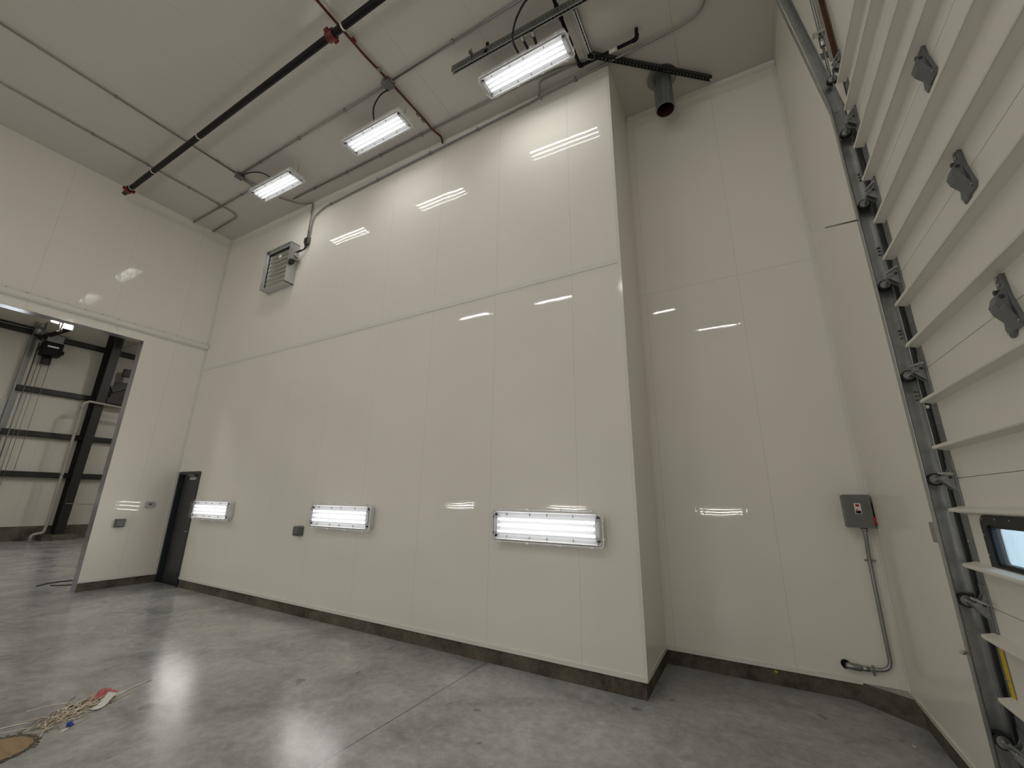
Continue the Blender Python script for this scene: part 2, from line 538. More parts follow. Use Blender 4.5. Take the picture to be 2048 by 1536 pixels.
b = MB(); b.obox((L + 0.01, D - 0.012, ceil_z(L) - 0.05), (R - 0.01, D - 0.012, ceil_z(R) - 0.05), 0.022, 0.10)
struct(b.build('trim_7', M_trim), 'angle closing the alcove wall to the ceiling')
b = MB(); b.box(R - 0.006, R, D - 0.05, D, HB, ceil_z(R) - .05); b.box(R - 0.05, R, D - 0.006, D, HB, ceil_z(R) - .05)
struct(b.build('trim_8', M_trim))
# lining of the opening in the left wall
b = MB()
b.box(-TW - 0.004, 0.002, YO - 0.006, YO, 0.0, ZO)
b.box(-TW - 0.004, 0.002, YO2, YO, ZO - 0.006, ZO)
b.box(-TW - 0.004, 0.002, YO2, YO2 + 0.006, 0.0, ZO)
M_lin = mat('opening_lining_steel', (0.42, 0.41, 0.43), 0.16, metal=0.7)
struct(b.build('trim_9', M_lin), 'smooth metal lining of the wide opening')

# ---------------- man door
dr = empty('door_1', (DX0, 0, 0)); struct(dr, 'narrow charcoal man door in the corner beside the left wall')
b = MB()
W = DX1 - DX0
b.box(0, 0.05, 0.0, 0.12, 0, DZ); b.box(W - 0.05, W + 0.01, -0.012, 0.12, 0, DZ); b.box(0.05, W - 0.05, -0.004, 0.12, DZ - 0.055, DZ + .01)
b.box(0.0, 0.05, -0.006, 0.0, 0, DZ)
b.box(0.05, 0.065, 0.085, 0.12, 0, DZ - .05); b.box(W - .065, W - .05, 0.085, .12, 0, DZ - .05)
b.build('door_frame', M_doorframe, dr)
b = MB(); b.box(0.052, W - 0.052, 0.085, 0.13, 0.012, DZ - 0.058)
lf = b.build('door_leaf', M_doorleaf, dr)
b = MB(); b.box(0.40, 0.66, 0.045, 0.085, 2.02, 2.075)
b.build('door_closer', M_alulit, dr)
b = MB(); b.obox((0.62, 0.03, 2.09), (0.42, 0.0, 2.11), 0.025, 0.01); b.obox((0.42, 0, 2.11), (0.56, 0.06, 2.12), 0.02, 0.01)
b.build('closer_arm', M_galv, dr)
b = MB(); b.tube([(0.78, 0.083, 1.0), (0.78, 0.03, 1.0), (0.68, 0.03, 1.0)], 0.011, 10)
b.cyl((0.78, 0.075, 1.0), (0, 1, 0), 0.03, 0.01)
b.build('door_handle', M_alu, dr)
b = MB(); b.box(0.045, W - .045, 0.02, 0.13, 0, 0.012)
b.build('threshold', M_doorframe, dr)
b = MB()
b.box(0, 0.95, 0.14, 0.18, 0.0, DZ)
struct(b.build('wall_behind_door', M_doorleaf))

# ================================================================== LIGHTS
def make_light(bulge=0.075, watts=LAMP_W, tilt=20):
    """fixture: local x long, y short, light leaves along -z; back plate at z=0"""
    r = empty('linear_light', (0, 0, 0))
    LW, LH, DP = 1.31, 0.345, 0.085
    b = MB()
    o = rrect(LW - .04, LH - .04, 0.03, 3); i = rrect(LW - .06, LH - .06, 0.025, 3)
    b.ring(o, i, (0, 0, -DP), X_, Y_, Z_, DP)
    b.prism(o, (0, 0, -0.006), X_, Y_, Z_, 0.006)
    b.build('housing', M_white, r)
    b = MB()
    # white reflector with two sloping flanks and ridges between tubes
    zt = -DP + 0.005
    b.box(-LW / 2 + .04, LW / 2 - .04, -0.145, 0.145, zt - .002, zt)
    for y in (-0.0325, 0.0325):
        b.prism([(y - .018, 0), (y + .018, 0), (y, -0.012)], (-0.56, 0, zt - .002), (0, 1, 0), (0, 0, 1), (1, 0, 0), 1.12)
    for s in (-1, 1):
        b.prism([(s * .10, 0), (s * .15, 0), (s * .15, -0.030)][::s], (-0.60, 0, zt - .002), (0, 1, 0), (0, 0, 1), (1, 0, 0), 1.20)
    for s in (-1, 1):
        b.box(s * .605 - .022, s * .605 + .022, -0.10, 0.10, zt - 0.03, zt)
    for s in (-1, 1):
        for k in (-1, 0, 1):
            for y in (-.115, -.085, .085, .115):
                b.box(s * .605 + k * .014 - .002, s * .605 + k * .014 + .002, y - .011, y + .011, zt - .0312 if abs(y) < .1 else zt - .020, zt - .002, 1)
    for x in (-.46, -.17, .04, .34):
        for y in (-.125, -.112, .112, .125):
            b.cyl((x, y, zt - .035), Z_, .0035, .02, 6, 1)
    b.build('reflector', [M_refl, M_slot], r)
    for y in (-0.065, 0, 0.065):
        b = MB(); b.tube([(-0.575, y, zt - 0.026), (0.575, y, zt - 0.026)], 0.0125, 8)
        tb = b.build('lamp_tube', M_tube, r)
        ld = bpy.data.lights.new('tube_light', 'AREA'); ld.shape = 'RECTANGLE'; ld.size = 1.15; ld.size_y = 0.025
        ld.energy = watts; ld.color = (1.0, 0.972, 0.918)
        lo = bpy.data.objects.new('tube_light', ld); col.objects.link(lo); lo.location = (0, y * 1.25, zt - 0.044); lo.rotation_euler = (math.radians(tilt) * (y > 0) - math.radians(tilt) * (y < 0), 0, 0); lo.parent = tb
    # clear lens
    b = MB()
    zl = -DP - 0.004
    o1 = rrect(LW, LH, 0.035, 3); o2 = rrect(LW - .02, LH - .02, 0.03, 3); o3 = rrect(LW - .07, LH - .07, 0.02, 3)
    n = len(o1)
    V = [(a, c_, zl) for a, c_ in o1] + [(a, c_, zl - bulge * .75) for a, c_ in o2] + [(a, c_, zl - bulge) for a, c_ in o3]
    F = [(k, (k + 1) % n, n + (k + 1) % n, n + k) for k in range(n)] + [(n + k, n + (k + 1) % n, 2 * n + (k + 1) % n, 2 * n + k) for k in range(n)]
    F.append(tuple(range(2 * n, 3 * n)))
    b.add(V, F)
    ln = b.build('lens', M_lens, r)
    b = MB(); b.ring(rrect(LW + .016, LH + .016, 0.04, 4), rrect(LW - .012, LH - .012, 0.03, 4), (0, 0, -DP - 0.012), X_, Y_, Z_, 0.016)
    b.build('lens_rim', M_rim, r)
    for x, y, dx, dy in [(k, s * (LH / 2 + .006), .022, .012) for s in (-1, 1) for k in (-.55, -.2, .18, .54)] + [(s * (LW / 2 + .006), k, .012, .022) for s in (-1, 1) for k in (-.09, .09)]:
        b = MB(); b.box(x - dx, x + dx, y - dy * .7, y + dy * .7, -DP - .022, -DP + .03)
        b.build('latch', M_rim, r, bevel=.003)
    return r

proto = make_light()
register(proto)
specs = []
G1 = 'linear lights on the back wall'; G2 = 'linear lights hung under the ceiling'; G3 = 'linear lights on the wall behind the viewer'
RW = (PI / 2, 0, 0)        # light leaves along -y ... facing the room
wallz = 1.447
specs += [((1.80, -0.003, wallz), 'lit three-tube linear light overlapping the charcoal man door edge', G1),
          ((5.45, -0.003, wallz), 'lit three-tube linear light on back wall beside small grey outlet box', G1),
          ((8.78, -0.003, wallz), 'largest lit three-tube linear light low on back wall, nearest the alcove corner', G1)]
objs = []
for k, (p, lab, g) in enumerate(specs):
    o = proto if k == 0 else copy_tree(proto)
    o.location = p
    o.rotation_euler = (-PI / 2 + PI, PI, 0) if False else (PI / 2 * -1, 0, 0)
    tag(o, lab, 'light', g)
    objs.append(o)
# rotation (-90 about x): local -z -> -y
hung = [(8.82, -0.69, -0.012, 'lit three-tube light hung under the long steel channel at the ceiling'),
        (6.16, -0.845, 0.0, 'lit three-tube ceiling light in the middle of the hung row, under the dark red pipe'),
        (3.44, -0.87, 0.012, 'lit three-tube ceiling light farthest left in the row, above the louvre box')]
for x, y, rz, lab in hung:
    o = copy_tree(proto)
    o.location = (x, y, ceil_z(x, y) - 0.24); o.rotation_euler = (0, math.atan(0.0353) , rz)
    tag(o, lab, 'light', G2)
    dz = 0.225
    for s in (-1, 1):
        b = MB()
        b.tube([(s * .60, 0.0, 0.0), (s * .60, 0.02, .06)], .006, 6)
        b.tube([(s * .60, 0.02, .05), (s * .57, 0.035, dz)], .0022, 6)
        b.tube([(s * .592, 0.025, .085), (s * .585, 0.03, .13)], .006, 6)
        b.build('suspension_wire', M_galvd, o)
proto2 = make_light(watts=LAMP_W2, tilt=50)
register(proto2)
first2 = [proto2]
for x, y in ((8.9, -5.8), (6.37, -5.8), (3.62, -5.8)):
    o = first2.pop() if first2 else copy_tree(proto2)
    o.location = (x, y, ceil_z(x, y) - 0.24); o.rotation_euler = (0, math.atan(0.0353), 0)
    tag(o, 'lit three-tube light of the second hung row, over the viewer', 'light', 'second row of hung lights')
o = copy_tree(proto2)  # extra lamp, added only to brighten the dim right side
o.location = (10.5, -7.9, ceil_z(10.5) - 0.24); o.rotation_euler = (0, math.atan(0.0353), 0)
tag(o, 'added three-tube fill light behind the viewer near the overhead door', 'light', 'second row of hung lights')
for x in (1.0, 5.4, 9.9):
    o = copy_tree(proto2)
    o.location = (x, YF + .003, wallz); o.rotation_euler = (-PI / 2, 0, PI)
    tag(o, 'lit three-tube light on the wall behind the viewer', 'light', G3)

# ================================================================== CEILING CONDUITS
def C(x, y, off): return (x, y, ceil_z(x, y) - off)
def conduit(name, pts, r, label, cat='conduit', mt=M_cond, bend=0.12, clips=(), clip_axis=None, clipmat=None, group=None):
    o = empty(name, pts[0])
    loc = Vector(pts[0])
    b = MB(); b.tube([Vector(p) - loc for p in pts], r, 10, bend=bend)
    b.build('pipe', mt, o)
    for c_ in clips:
        b = MB(); p = Vector(c_) - loc
        ax = clip_axis or X_
        b.tube([p - Vector(ax) * .02, p + Vector(ax) * .02], r * 1.35, 10)
        s = Vector((0, 0, 1)).cross(Vector(ax)); s.normalize()
        if clip_axis == Z_: s = Vector((1, 0, 0))
        b.obox(p - s * r * 1.2, p + s * r * 2.6, .025, .006)
        b.obox(p - s * r * 1.2, p - s * r * 1.2 + Vector((0, 0, r * 3)), .012, .006, upv=s)
        b.build('strap', clipmat or M_galvd, o)
    tag(o, label, cat, group)
    return o
cr = 0.014
conduit('conduit', [C(2.66, -9.0, .03), C(2.66, -1.26, .03)], cr, 'grey conduit crossing the ceiling to the left junction box, passing over the black pipe', clips=[C(2.66, y, .03) for y in (-1.6, -3.1, -4.6)], clip_axis=Y_)
conduit('conduit', [C(1.29, -9.0, .03), C(1.29, -0.50, .03), C(0.01, -0.455, .03)], cr, 'grey conduit nearest the left wall with a hooked end turning to that wall', bend=.22, clips=[C(1.29, y, .03) for y in (-0.95, -1.5, -2.2, -3.0)], clip_axis=Y_)
conduit('conduit', [C(2.60, -1.14, .03), C(2.60, -0.87, .03), C(0.01, -0.87, .03)], cr, 'short grey conduit bending from the left junction box to the left wall', bend=.2, clips=[C(2.1, -.87, .03), C(1.2, -.87, .03)])
conduit('conduit', [C(2.66, -1.14, .04), C(2.72, -0.85, .04)], cr, 'stub conduit between left junction box and the farthest hung light')
conduit('conduit', [C(2.72, -1.22, .03), C(6.70, -1.22, .03)], cr, 'straight grey ceiling conduit linking the two junction boxes', clips=[C(x, -1.22, .03) for x in (3.4, 4.6, 5.8)])
conduit('conduit', [C(6.86, -1.23, .03), C(11.6, -1.27, .03)], cr, 'straight grey ceiling conduit leaving the right junction box behind the steel channel', clips=[C(x, -1.25, .03) for x in (8.0, 9.2)])
conduit('conduit', [C(3.0, -0.28, .03), C(8.62, -0.28, .03), C(9.1, -0.24, .03), C(9.7, -0.12, .03)], cr, 'long grey ceiling conduit between the hung lights and the back wall', clips=[C(x, -0.28, .03) for x in (3.7, 4.7, 5.6, 6.6)])
# conduit high on the back wall that runs on over the return
def wz(x): return 7.545 + (x - 3.7) * 0.0065
conduit('conduit', [(3.38, -0.03, 6.93), (3.40, -0.03, 7.42), (3.75, -0.03, wz(3.7)), (8.60, -0.03, wz(8.6)), (8.75, -0.03, wz(8.9) + .02), (10.70, -0.045, 7.575), (10.98, -0.10, 7.565), (11.06, -0.35, 7.56), (11.06, -1.6, 7.56)], cr, 'grey conduit rising from the louvre box and running along the top of the back wall', bend=.14, clips=[(x, -.03, wz(x)) for x in (3.95, 5.3, 6.6, 7.6, 9.3, 9.75)])
conduit('conduit', [C(2.75, -0.45, .03), (2.98, -0.10, 7.86), (3.22, -0.035, 7.84), (3.325, -0.035, 7.82), (3.325, -0.03, 6.93)], cr * .9, 'grey conduit dropping from the ceiling down to the louvre switch', bend=.09, clips=[(3.325, -.03, 7.08)], clip_axis=Z_)
conduit('conduit', [C(8.70, -0.02, .07), C(8.74, -0.06, .035), C(8.80, -0.2, .03), C(9.45, -0.2, .03)], cr * .8, 'thin grey cable curving off the wall conduit towards the black pipe', bend=.08)
b = MB(); b.tube([(0, 0, 0), (0, -.004, -.07), (0.01, -.008, -.10), (0.018, -.008, -.07)], .004, 6, bend=.02)
o = b.build('wire_hook', M_galvd); o.location = (8.745, -0.03, 7.60); tag(o, 'small wire hook hanging below the high wall conduit', 'hook')

def jbox(p, s, label, rz=0):
    o = empty('junction_box', p, (0, 0, rz))
    b = MB(); b.box(-s / 2, s / 2, -s / 2, s / 2, -s * .55, 0)
    b.build('body', M_grey, o, bevel=.004)
    b = MB(); b.box(-s / 2 - .004, s / 2 + .004, -s / 2 - .004, s / 2 + .004, -s * .55 - .006, -s * .55)
    b.build('cover', M_cast, o)
    for a, d in ((-1, X_), (1, X_), (-1, Y_), (1, Y_)):
        b = MB(); b.cyl(Vector(d) * (a * s / 2) + Vector((0, 0, -.03)), Vector(d) * a, .02, .025, 10); b.build('connector', M_galv, o)
    tag(o, label, 'junction box')
jbox(C(2.66, -1.20, 0), .13, 'grey junction box on ceiling near the left end of the row of lights')
jbox(C(6.78, -1.23, 0), .14, 'grey junction box on ceiling under the dark red pipe crossing')

def cord(pts, r, label, mt=M_blackrub, name='flexible_cord'):
    b = MB(); p0 = Vector(pts[0])
    b.tube([Vector(p) - p0 for p in pts], r, 8, bend=.12, nb=6)
    o = b.build(name, mt); o.location = p0
    tag(o, label, 'cord'); return o
cord([C(2.74, -1.20, .05), C(2.95, -1.16, .03), C(3.2, -1.06, .05), C(3.40, -0.90, .20)], .011, 'black cord from left junction box to the farthest hung light')
cord([C(6.74, -1.18, .08), C(6.60, -1.20, .12), C(6.40, -1.15, .20), C(6.28, -1.02, .27), C(6.25, -0.90, .25)], .012, 'black cord looping from right junction box to the middle hung light')
cord([C(9.30, -1.25, .04), C(9.12, -1.28, .15), C(8.92, -1.17, .22), C(8.80, -1.02, .26), C(8.80, -0.74, .24)], .013, 'black cord looping over the steel channel to the nearest hung light')

# ---------------- sprinkler main (black) and dark red branch
o = empty('sprinkler_pipe', C(0.0, -2.16, .25))
b = MB(); n0 = Vector(C(0.0, -2.16, .25))
b.tube([Vector(C(0.36, -2.16, .25)) - n0, Vector(C(11.7, -2.16, .25)) - n0], .045, 18)
b.build('pipe', M_black, o)
for x in (0.42, 6.75):
    b = MB(); p = Vector(C(x, -2.16, .25)) - n0
    b.tube([p - Vector((.06, 0, 0)), p + Vector((.06, 0, 0))], .066, 18)
    b.box(p.x - .03, p.x + .03, p.y - .095, p.y + .095, p.z - .02, p.z + .02)
    b.build('coupling', M_red, o)
b = MB(); p = Vector(C(0.36, -2.16, .25)) - n0
b.tube([p - Vector((.16, 0, 0)), p], .042, 14); b.build('end_stub', M_steeldark, o)
for x in (0.55, 1.55, 3.3, 6.98, 9.0):
    b = MB(); p = Vector(C(x, -2.16, .25)) - n0
    b.tube([p - Vector((.012, 0, 0)), p + Vector((.012, 0, 0))], .048, 14)
    b.tube([p + Vector((0, 0, .04)), p + Vector((0, 0, .245))], .005, 6)
    b.build('hanger', M_trim if x not in (9.0,) else M_galvd, o)
tag(o, 'thick black sprinkler main slanting across the ceiling with red couplings', 'pipe')
o = empty('sprinkler_branch_pipe', C(6.82, -5, .05))
n0 = Vector(C(6.82, -5, .05)); mt = M_darkred
b = MB(); b.tube([Vector(p) - n0 for p in (C(6.82, -8.0, .05), C(6.80, -1.7, .05), C(6.84, -1.1, .05), C(6.86, -.45, .05), C(6.85, -.30, .05), C(6.90, -.10, .05), (6.86, -0.03, ceil_z(6.86) - .10))], .017, 10, bend=.05)
b.build('pipe', mt, o)
for y in (-1.9, -1.45, -.62, -.5):
    b = MB(); p = Vector(C(6.83, y, .05)) - n0; b.tube([p - Vector((0, .03, 0)), p + Vector((0, .03, 0))], .023, 10); b.build('coupling', M_red if y in (-1.9,) else M_galvd, o)
tag(o, 'thin dark red pipe crossing the ceiling towards the back wall', 'pipe')

# ---------------- steel channel, struts and black pipe near the alcove
def strut(name, p, q, w, h, label, mt, slots=True, cat='strut channel', slotmat=None):
    o = empty(name, p)
    p0 = Vector(p); d = Vector(q) - p0; ln = d.length; dn = d.normalized(); s = dn.cross(Vector(Z_)).normalized(); u = s.cross(dn)
    b = MB(); t = .004
    for k in (-1, 1):
        a = s * (k * (w / 2 - t / 2)); b.obox(a - u * 0, a + d, t, h, upv=u)
        a = s * (k * (w / 2 - .007)) - u * (h / 2); b.obox(a, a + d, .014, t, upv=u)
    a = u * (h / 2); b.obox(a, a + d, w, t, upv=u)
    if slots:
        k = .04
        while k < ln - .03:
            for sd in (-1, 1):
                a = s * (sd * (w / 2 + .0008)) + dn * k
                b.obox(a, a + dn * .022, .002, .012, upv=u, mi=1)
            a = -u * (h / 2 + .0) + dn * k
            b.obox(a, a + dn * .022, .012, .003, upv=u, mi=1)
            k += .05
    b.build('channel', [mt, slotmat or M_slot], o)
    tag(o, label, cat)
    return o
sb = strut('strut_channel', C(7.85, -1.03, .20), C(11.6, -0.99, .20), .05, .11, 'long galvanised steel channel hung beside the nearest ceiling light', M_galvd)
for x, y in ((8.30, -1.10), ):
    b = MB(); p0 = Vector(C(x, y, .20))
    b.prism([(-.012, -.07), (.05, -.07), (.07, -.02), (.055, .12), (.02, .14), (.03, 0), (-.012, -.03)], (0, 0, 0), Y_, Z_, X_, .04)
    o = b.build('beam_clamp', M_black); o.location = p0 + Vector((.1, .05, .02)); tag(o, 'black hooked clamp standing on the left part of the steel channel', 'clamp')
b = MB(); b.tube([(0, 0, -.07), (0, 0, .13)], .008, 6); b.box(-.02, .02, -.03, .02, .03, .07)
o = b.build('threaded_rod', M_galvd); o.location = C(8.18, -1.06, .17); tag(o, 'short threaded rod with nuts near the left tip of the steel channel', 'rod')
def fitting(p, q, label, r=.02):
    o = empty('pipe_fitting', p); p0 = Vector(p); d = Vector(q) - p0
    b = MB(); b.tube([Vector((0, 0, 0)), d], r, 10); b.build('pipe', M_steeldark, o)
    b = MB(); b.tube([d * -.05, d * .18], r * 1.6, 10); b.build('coupling', M_galv, o)
    tag(o, label, 'pipe fitting')
fitting(C(8.93, -1.0, .25), C(8.95, -0.72, .27), 'short pale coupled pipe stub under the channel above the nearest hung light', .018)
fitting(C(9.08, -0.99, .25), C(9.05, -0.72, .27), 'dark pipe stub beside the pale one above the nearest hung light', .018)
o = empty('black_pipe', C(9.43, -1.3, .12)); n0 = Vector(C(9.43, -1.3, .12))
b = MB(); b.tube([Vector(p) - n0 for p in (C(9.43, -3.2, .12), C(9.43, -0.21, .12), C(10.20, -0.205, .12), C(10.22, -0.28, .04))], .022, 12, bend=.05)
b.build('pipe', M_black, o)
for pts in ((C(9.43, -.25, .12), C(9.43, -.21, .12), C(9.48, -.21, .12)), (C(10.15, -.205, .12), C(10.20, -.205, .12), C(10.215, -.24, .08))):
    b = MB(); b.tube([Vector(p) - n0 for p in pts], .028, 10, bend=.03); b.build('elbow', M_black, o)
for y in (-1.02, -.90):
    b = MB(); b.tube([Vector(C(9.43, y - .03, .12)) - n0, Vector(C(9.43, y + .03, .12)) - n0], .029, 10); b.build('coupling', M_black, o)
b = MB(); b.tube([Vector(C(9.84, -.207, .12)) - n0, Vector(C(9.95, -.207, .12)) - n0], .0232, 12); b.build('paper_label', M_trim, o)
b = MB(); b.tube([Vector(C(10.217, -.26, .06)) - n0, Vector(C(10.22, -.285, .03)) - n0], .018, 8); b.build('threaded_end', M_rust, o)
tag(o, 'L-shaped black pipe with a white label below the slotted struts', 'pipe')
strut('strut_channel', C(9.60, -0.86, .05), C(9.60, -0.28, .05), .045, .045, 'short bright perforated strut crossing between channel and slotted black strut', M_galv)
strut('strut_channel', C(9.57, -0.26, .05), C(11.0, 0.86, .05), .06, .05, 'dark slotted strut slanting across the ceiling over the round duct', M_steeldark, slotmat=M_galvd)
cord([C(9.62, -0.28, .05), C(9.66, -0.25, .12), C(9.64, -0.26, .2), C(9.56, -0.34, .22)], .006, 'thin grey cable loop hanging where the struts meet', M_cond, 'cable')

# ---------------- round duct
o = empty('round_duct', C(10.39, 0.57, 0))
b = MB(); seg = 28
def circ(r, z, n=28): return [(r * math.cos(2 * PI * k / n), r * math.sin(2 * PI * k / n), z) for k in range(n)]
b.add(circ(.122, 0) + circ(.122, -.60), [(k, (k + 1) % seg, seg + (k + 1) % seg, seg + k) for k in range(seg)], smooth=True)
b.add(circ(.122, -.60) + circ(.114, -.60), [(k, (k + 1) % seg, seg + (k + 1) % seg, seg + k) for k in range(seg)])
b.tube([(0.06, -.108, 0), (.06, -.108, -.6)], .004, 6)
b.tube([(-.085, -.09, 0), (-.085, -.09, -.6)], .004, 6)
b.build('duct_pipe', M_duct, o)
b = MB(); b.add(circ(.114, -.60) + circ(.114, -.02), [(k, seg + k, seg + (k + 1) % seg, (k + 1) % seg) for k in range(seg)], smooth=True)
b.add(circ(.114, -.3), [tuple(range(seg))])
b.build('duct_lining', M_ductin, o)
b = MB(); b.ring([(x, y) for x, y, z in circ(.127, 0)], [(x, y) for x, y, z in circ(.121, 0)], (0, 0, -.60), X_, Y_, Z_, .04); b.build('end_bead', M_duct, o)
b = MB(); b.ring([(x, y) for x, y, z in circ(.205, 0)], [(x, y) for x, y, z in circ(.128, 0)], (0, 0, -.018), X_, Y_, Z_, .006); b.ring([(x, y) for x, y, z in circ(.135, 0)], [(x, y) for x, y, z in circ(.121, 0)], (0, 0, -.06), X_, Y_, Z_, .05)
b.build('flange', M_duct, o)
tag(o, 'round galvanised duct hanging from the alcove ceiling with an open rusty-brown end', 'duct')

# ================================================================== LOUVRE BOX
o = empty('louvre_box', (2.635, 0, 5.92))
w, h, e = .87, .93, .205
b = MB()
b.box(-w / 2, -w / 2 + .012, -e, 0, 0, h); b.box(w / 2 - .012, w / 2, -e, 0, 0, h)
b.box(-w / 2, w / 2, -e, 0, 0, .012); b.box(-w / 2, w / 2, -e, 0, h - .012, h)
b.build('frame', M_alulit, o)
b = MB()
for s in (-1, 1): b.box(s * (w / 2 - .035) - .02, s * (w / 2 - .035) + .02, -e + .03, -e + .05, .012, h - .012)
b.box(-w / 2 + .012, w / 2 - .012, -e + .03, -e + .05, h - .07, h - .012)
b.build('inner_channel', M_alulit, o)
nb = 8
for k in range(nb):
    z = .02 + (h - .10) * k / nb; dz = (h - .10) / nb
    b = MB()
    P = [(-.004, -.012), (-.016, dz * .3), (-.010, dz * .75), (.016, dz * 1.10), (.020, dz * 1.10), (-.004, dz * .75), (-.010, dz * .3), (.002, -.012)]
    b.prism(P, (-w / 2 + .055, -e + .075, z), Y_, Z_, X_, w - .11)
    b.build('blade', M_alu, o)
b = MB(); b.box(-.03, .06, -e + .058, -e + .062, h - .24, h - .17); b.build('white_label', M_white, o)
b = MB(); b.box(-w / 2 + .012, w / 2 - .012, -.06, -.05, .012, h - .012); b.build('back_plate', M_steeldark, o)
act = MB(); act.box(w / 2, w / 2 + .10, -.17, -.06, .50, .66); a_ = act.build('actuator', M_greylt, o, bevel=.006)
b = MB(); b.cyl((w / 2 + .10, -.115, .60), X_, .045, .05, 14); b.cyl((w / 2 + .15, -.115, .60), X_, .012, .02, 8); b.build('actuator_cap', M_alulit, a_)
b = MB(); b.box(w / 2, w / 2 + .06, -.19, -.10, .42, .50); b.cyl((w / 2, -.15, .40), X_, .014, .09, 8); b.build('linkage', M_steeldark, a_)
tag(o, 'aluminium louvre box with slats high on the back wall', 'louvre')
o = empty('switch_box', (3.35, 0, 6.78))
b = MB(); b.box(-.06, .06, -.065, 0, 0, .15); b.build('body', M_grey, o, bevel=.005)
b = MB(); b.box(-.045, .045, -.08, -.065, .02, .13); b.build('cover', M_steeldark, o)
b = MB(); b.cyl((-.03, -.04, 0), (0, 0, -1), .018, .035, 10); b.cyl((.03, -.04, 0), (0, 0, -1), .018, .035, 10); b.build('connector', M_steeldark, o)
tag(o, 'small grey switch box on the back wall right of the louvre', 'switch box')
cord([(3.32, -.04, 6.75), (3.31, -.05, 6.66), (3.20, -.09, 6.64), (3.13, -.11, 6.60), (3.13, -.11, 6.57)], .011, 'upper of two black cords from switch box to louvre actuator')
cord([(3.38, -.04, 6.75), (3.36, -.05, 6.66), (3.26, -.09, 6.60), (3.15, -.14, 6.56), (3.145, -.14, 6.55)], .011, 'lower of two black cords from switch box to louvre actuator')

# ================================================================== WALL ITEMS
o = empty('outlet_box', (4.47, 0, 1.12))
b = MB(); b.prism(rrect(.155, .15, .02, 3, 0, .075), (0, 0, 0), X_, Z_, (0, -1, 0), .075); b.build('body', M_cast, o, bevel=.004)
b = MB(); b.prism(rrect(.13, .11, .02, 3, 0, .09), (0, -.075, 0), X_, Z_, (0, -1, 0), .02); b.build('cover', M_grey, o, bevel=.006)
for s in (-1, 1):
    b = MB(); b.cyl((s * .045, -.095, .025), (0, -1, 0), .009, .006, 8); b.build('screw', M_slot, o)
tag(o, 'small grey weatherproof outlet box on back wall left of the middle wall light', 'outlet box')
o = empty('outlet_box', (0, -.80, 1.09))
b = MB(); b.box(0, .055, -.075, .075, 0, .155); b.build('body', M_cast, o, bevel=.006)
b = MB(); b.box(.055, .10, -.065, .065, .015, .14); b.box(.055, .108, -.068, .068, .128, .145); b.build('cover', M_grey, o, bevel=.006)
b = MB(); b.box(.10, .106, -.03, .0, .008, .022); b.build('latch', M_slot, o)
tag(o, 'grey weatherproof cover box on the left wall between opening and man door', 'outlet box')
o = empty('thermostat', (0, -.39, 1.445))
b = MB(); b.prism(rrect(.16, .13, .03, 4, 0, .065), (0, 0, 0), Y_, Z_, X_, .035); b.build('body', mat('thermostat_plastic', (0.50, 0.49, 0.47), .5), o, bevel=.006)
b = MB(); b.box(.035, .037, -.03, .035, .05, .095); b.build('display', M_grey, o)
tag(o, 'white thermostat with grey display on the left wall near the man door', 'thermostat')
o = empty('cover_plate', (R, -.62, 1.51))
b = MB(); b.prism(rrect(.135, .125, .012, 3, 0, .062), (0, 0, 0), Y_, Z_, (-1, 0, 0), .012); b.build('plate', M_greylt, o)
tag(o, 'blank grey cover plate on right wall beside the door track', 'cover plate')
# ledge (rail cover) over the opening
o = empty('rail_cover', (0, -3, 5.01))
b = MB(); b.prism([(0, 0), (.05, -.01), (.085, .02), (.085, .085), (.06, .11), (0, .13)], (0, -6.0 + 3, 0), X_, Z_, Y_, 5.98)
for k in range(24): b.cyl((.04, -2.9 + k * .25, .118), Z_, .007, .012, 6, 1)
b.build('cover', [M_trim, M_galvd], o)
b = MB(); b.box(0.0, .03, 1.37, 1.39, -.11, .02); b.build('drip_bracket', M_trim, o)
tag(o, 'long white rail cover running along the left wall above the opening', 'rail')

# ---------------- disconnect switch in the alcove
o = empty('disconnect_switch', (11.665, D, 1.52))
b = MB(); b.box(-.10, .10, -.15, 0, 0, .30); b.build('enclosure', M_grey, o, bevel=.004)
b = MB(); b.box(-.105, .105, -.158, -.15, .0, .305); b.ring([(-.065, .085), (.065, .085), (.065, .25), (-.065, .25)], [(-.058, .092), (.058, .092), (.058, .243), (-.058, .243)], (0, -.158, 0), X_, Z_, (0, -1, 0), .004)
dd = b.build('cover', M_grey, o)
b = MB(); b.box(-.025, .025, -.160, -.158, .125, .225); b.build('warning_label', M_white, dd)
b = MB()
for x, z, sx, sz in ((0, .205, .014, .012), (-.008, .165, .008, .006), (.01, .150, .007, .010), (-.012, .140, .006, .005)): b.box(x - sx, x + sx, -.1612, -.160, z - sz, z + sz)
b.build('label_print', M_redplastic, dd)
b = MB(); b.box(-.02, .02, -.1613, -.160, .130, .155); b.build('label_print', M_black, dd)
b = MB(); b.obox((.108, -.12, .22), (.118, -.14, .10), .018, .03); b.box(.10, .115, -.15, -.09, .10, .23); hd = b.build('lever', M_black, o)
b = MB(); b.tube([(.116, -.145, .10), (.125, -.165, .03)], [.014, .018], 10); b.build('handle_grip', M_redplastic, hd)
for z in (.06, .15, .24):
    b = MB(); b.box(-.115, -.10, -.155, -.13, z - .015, z + .015); b.build('hinge', M_greylt, o)
tag(o, 'grey electrical disconnect box with a red handle on the alcove wall', 'switch box')
o = empty('wall_conduit', (11.70, D - .04, 1.52)); n0 = Vector((11.70, D - .04, 1.52))
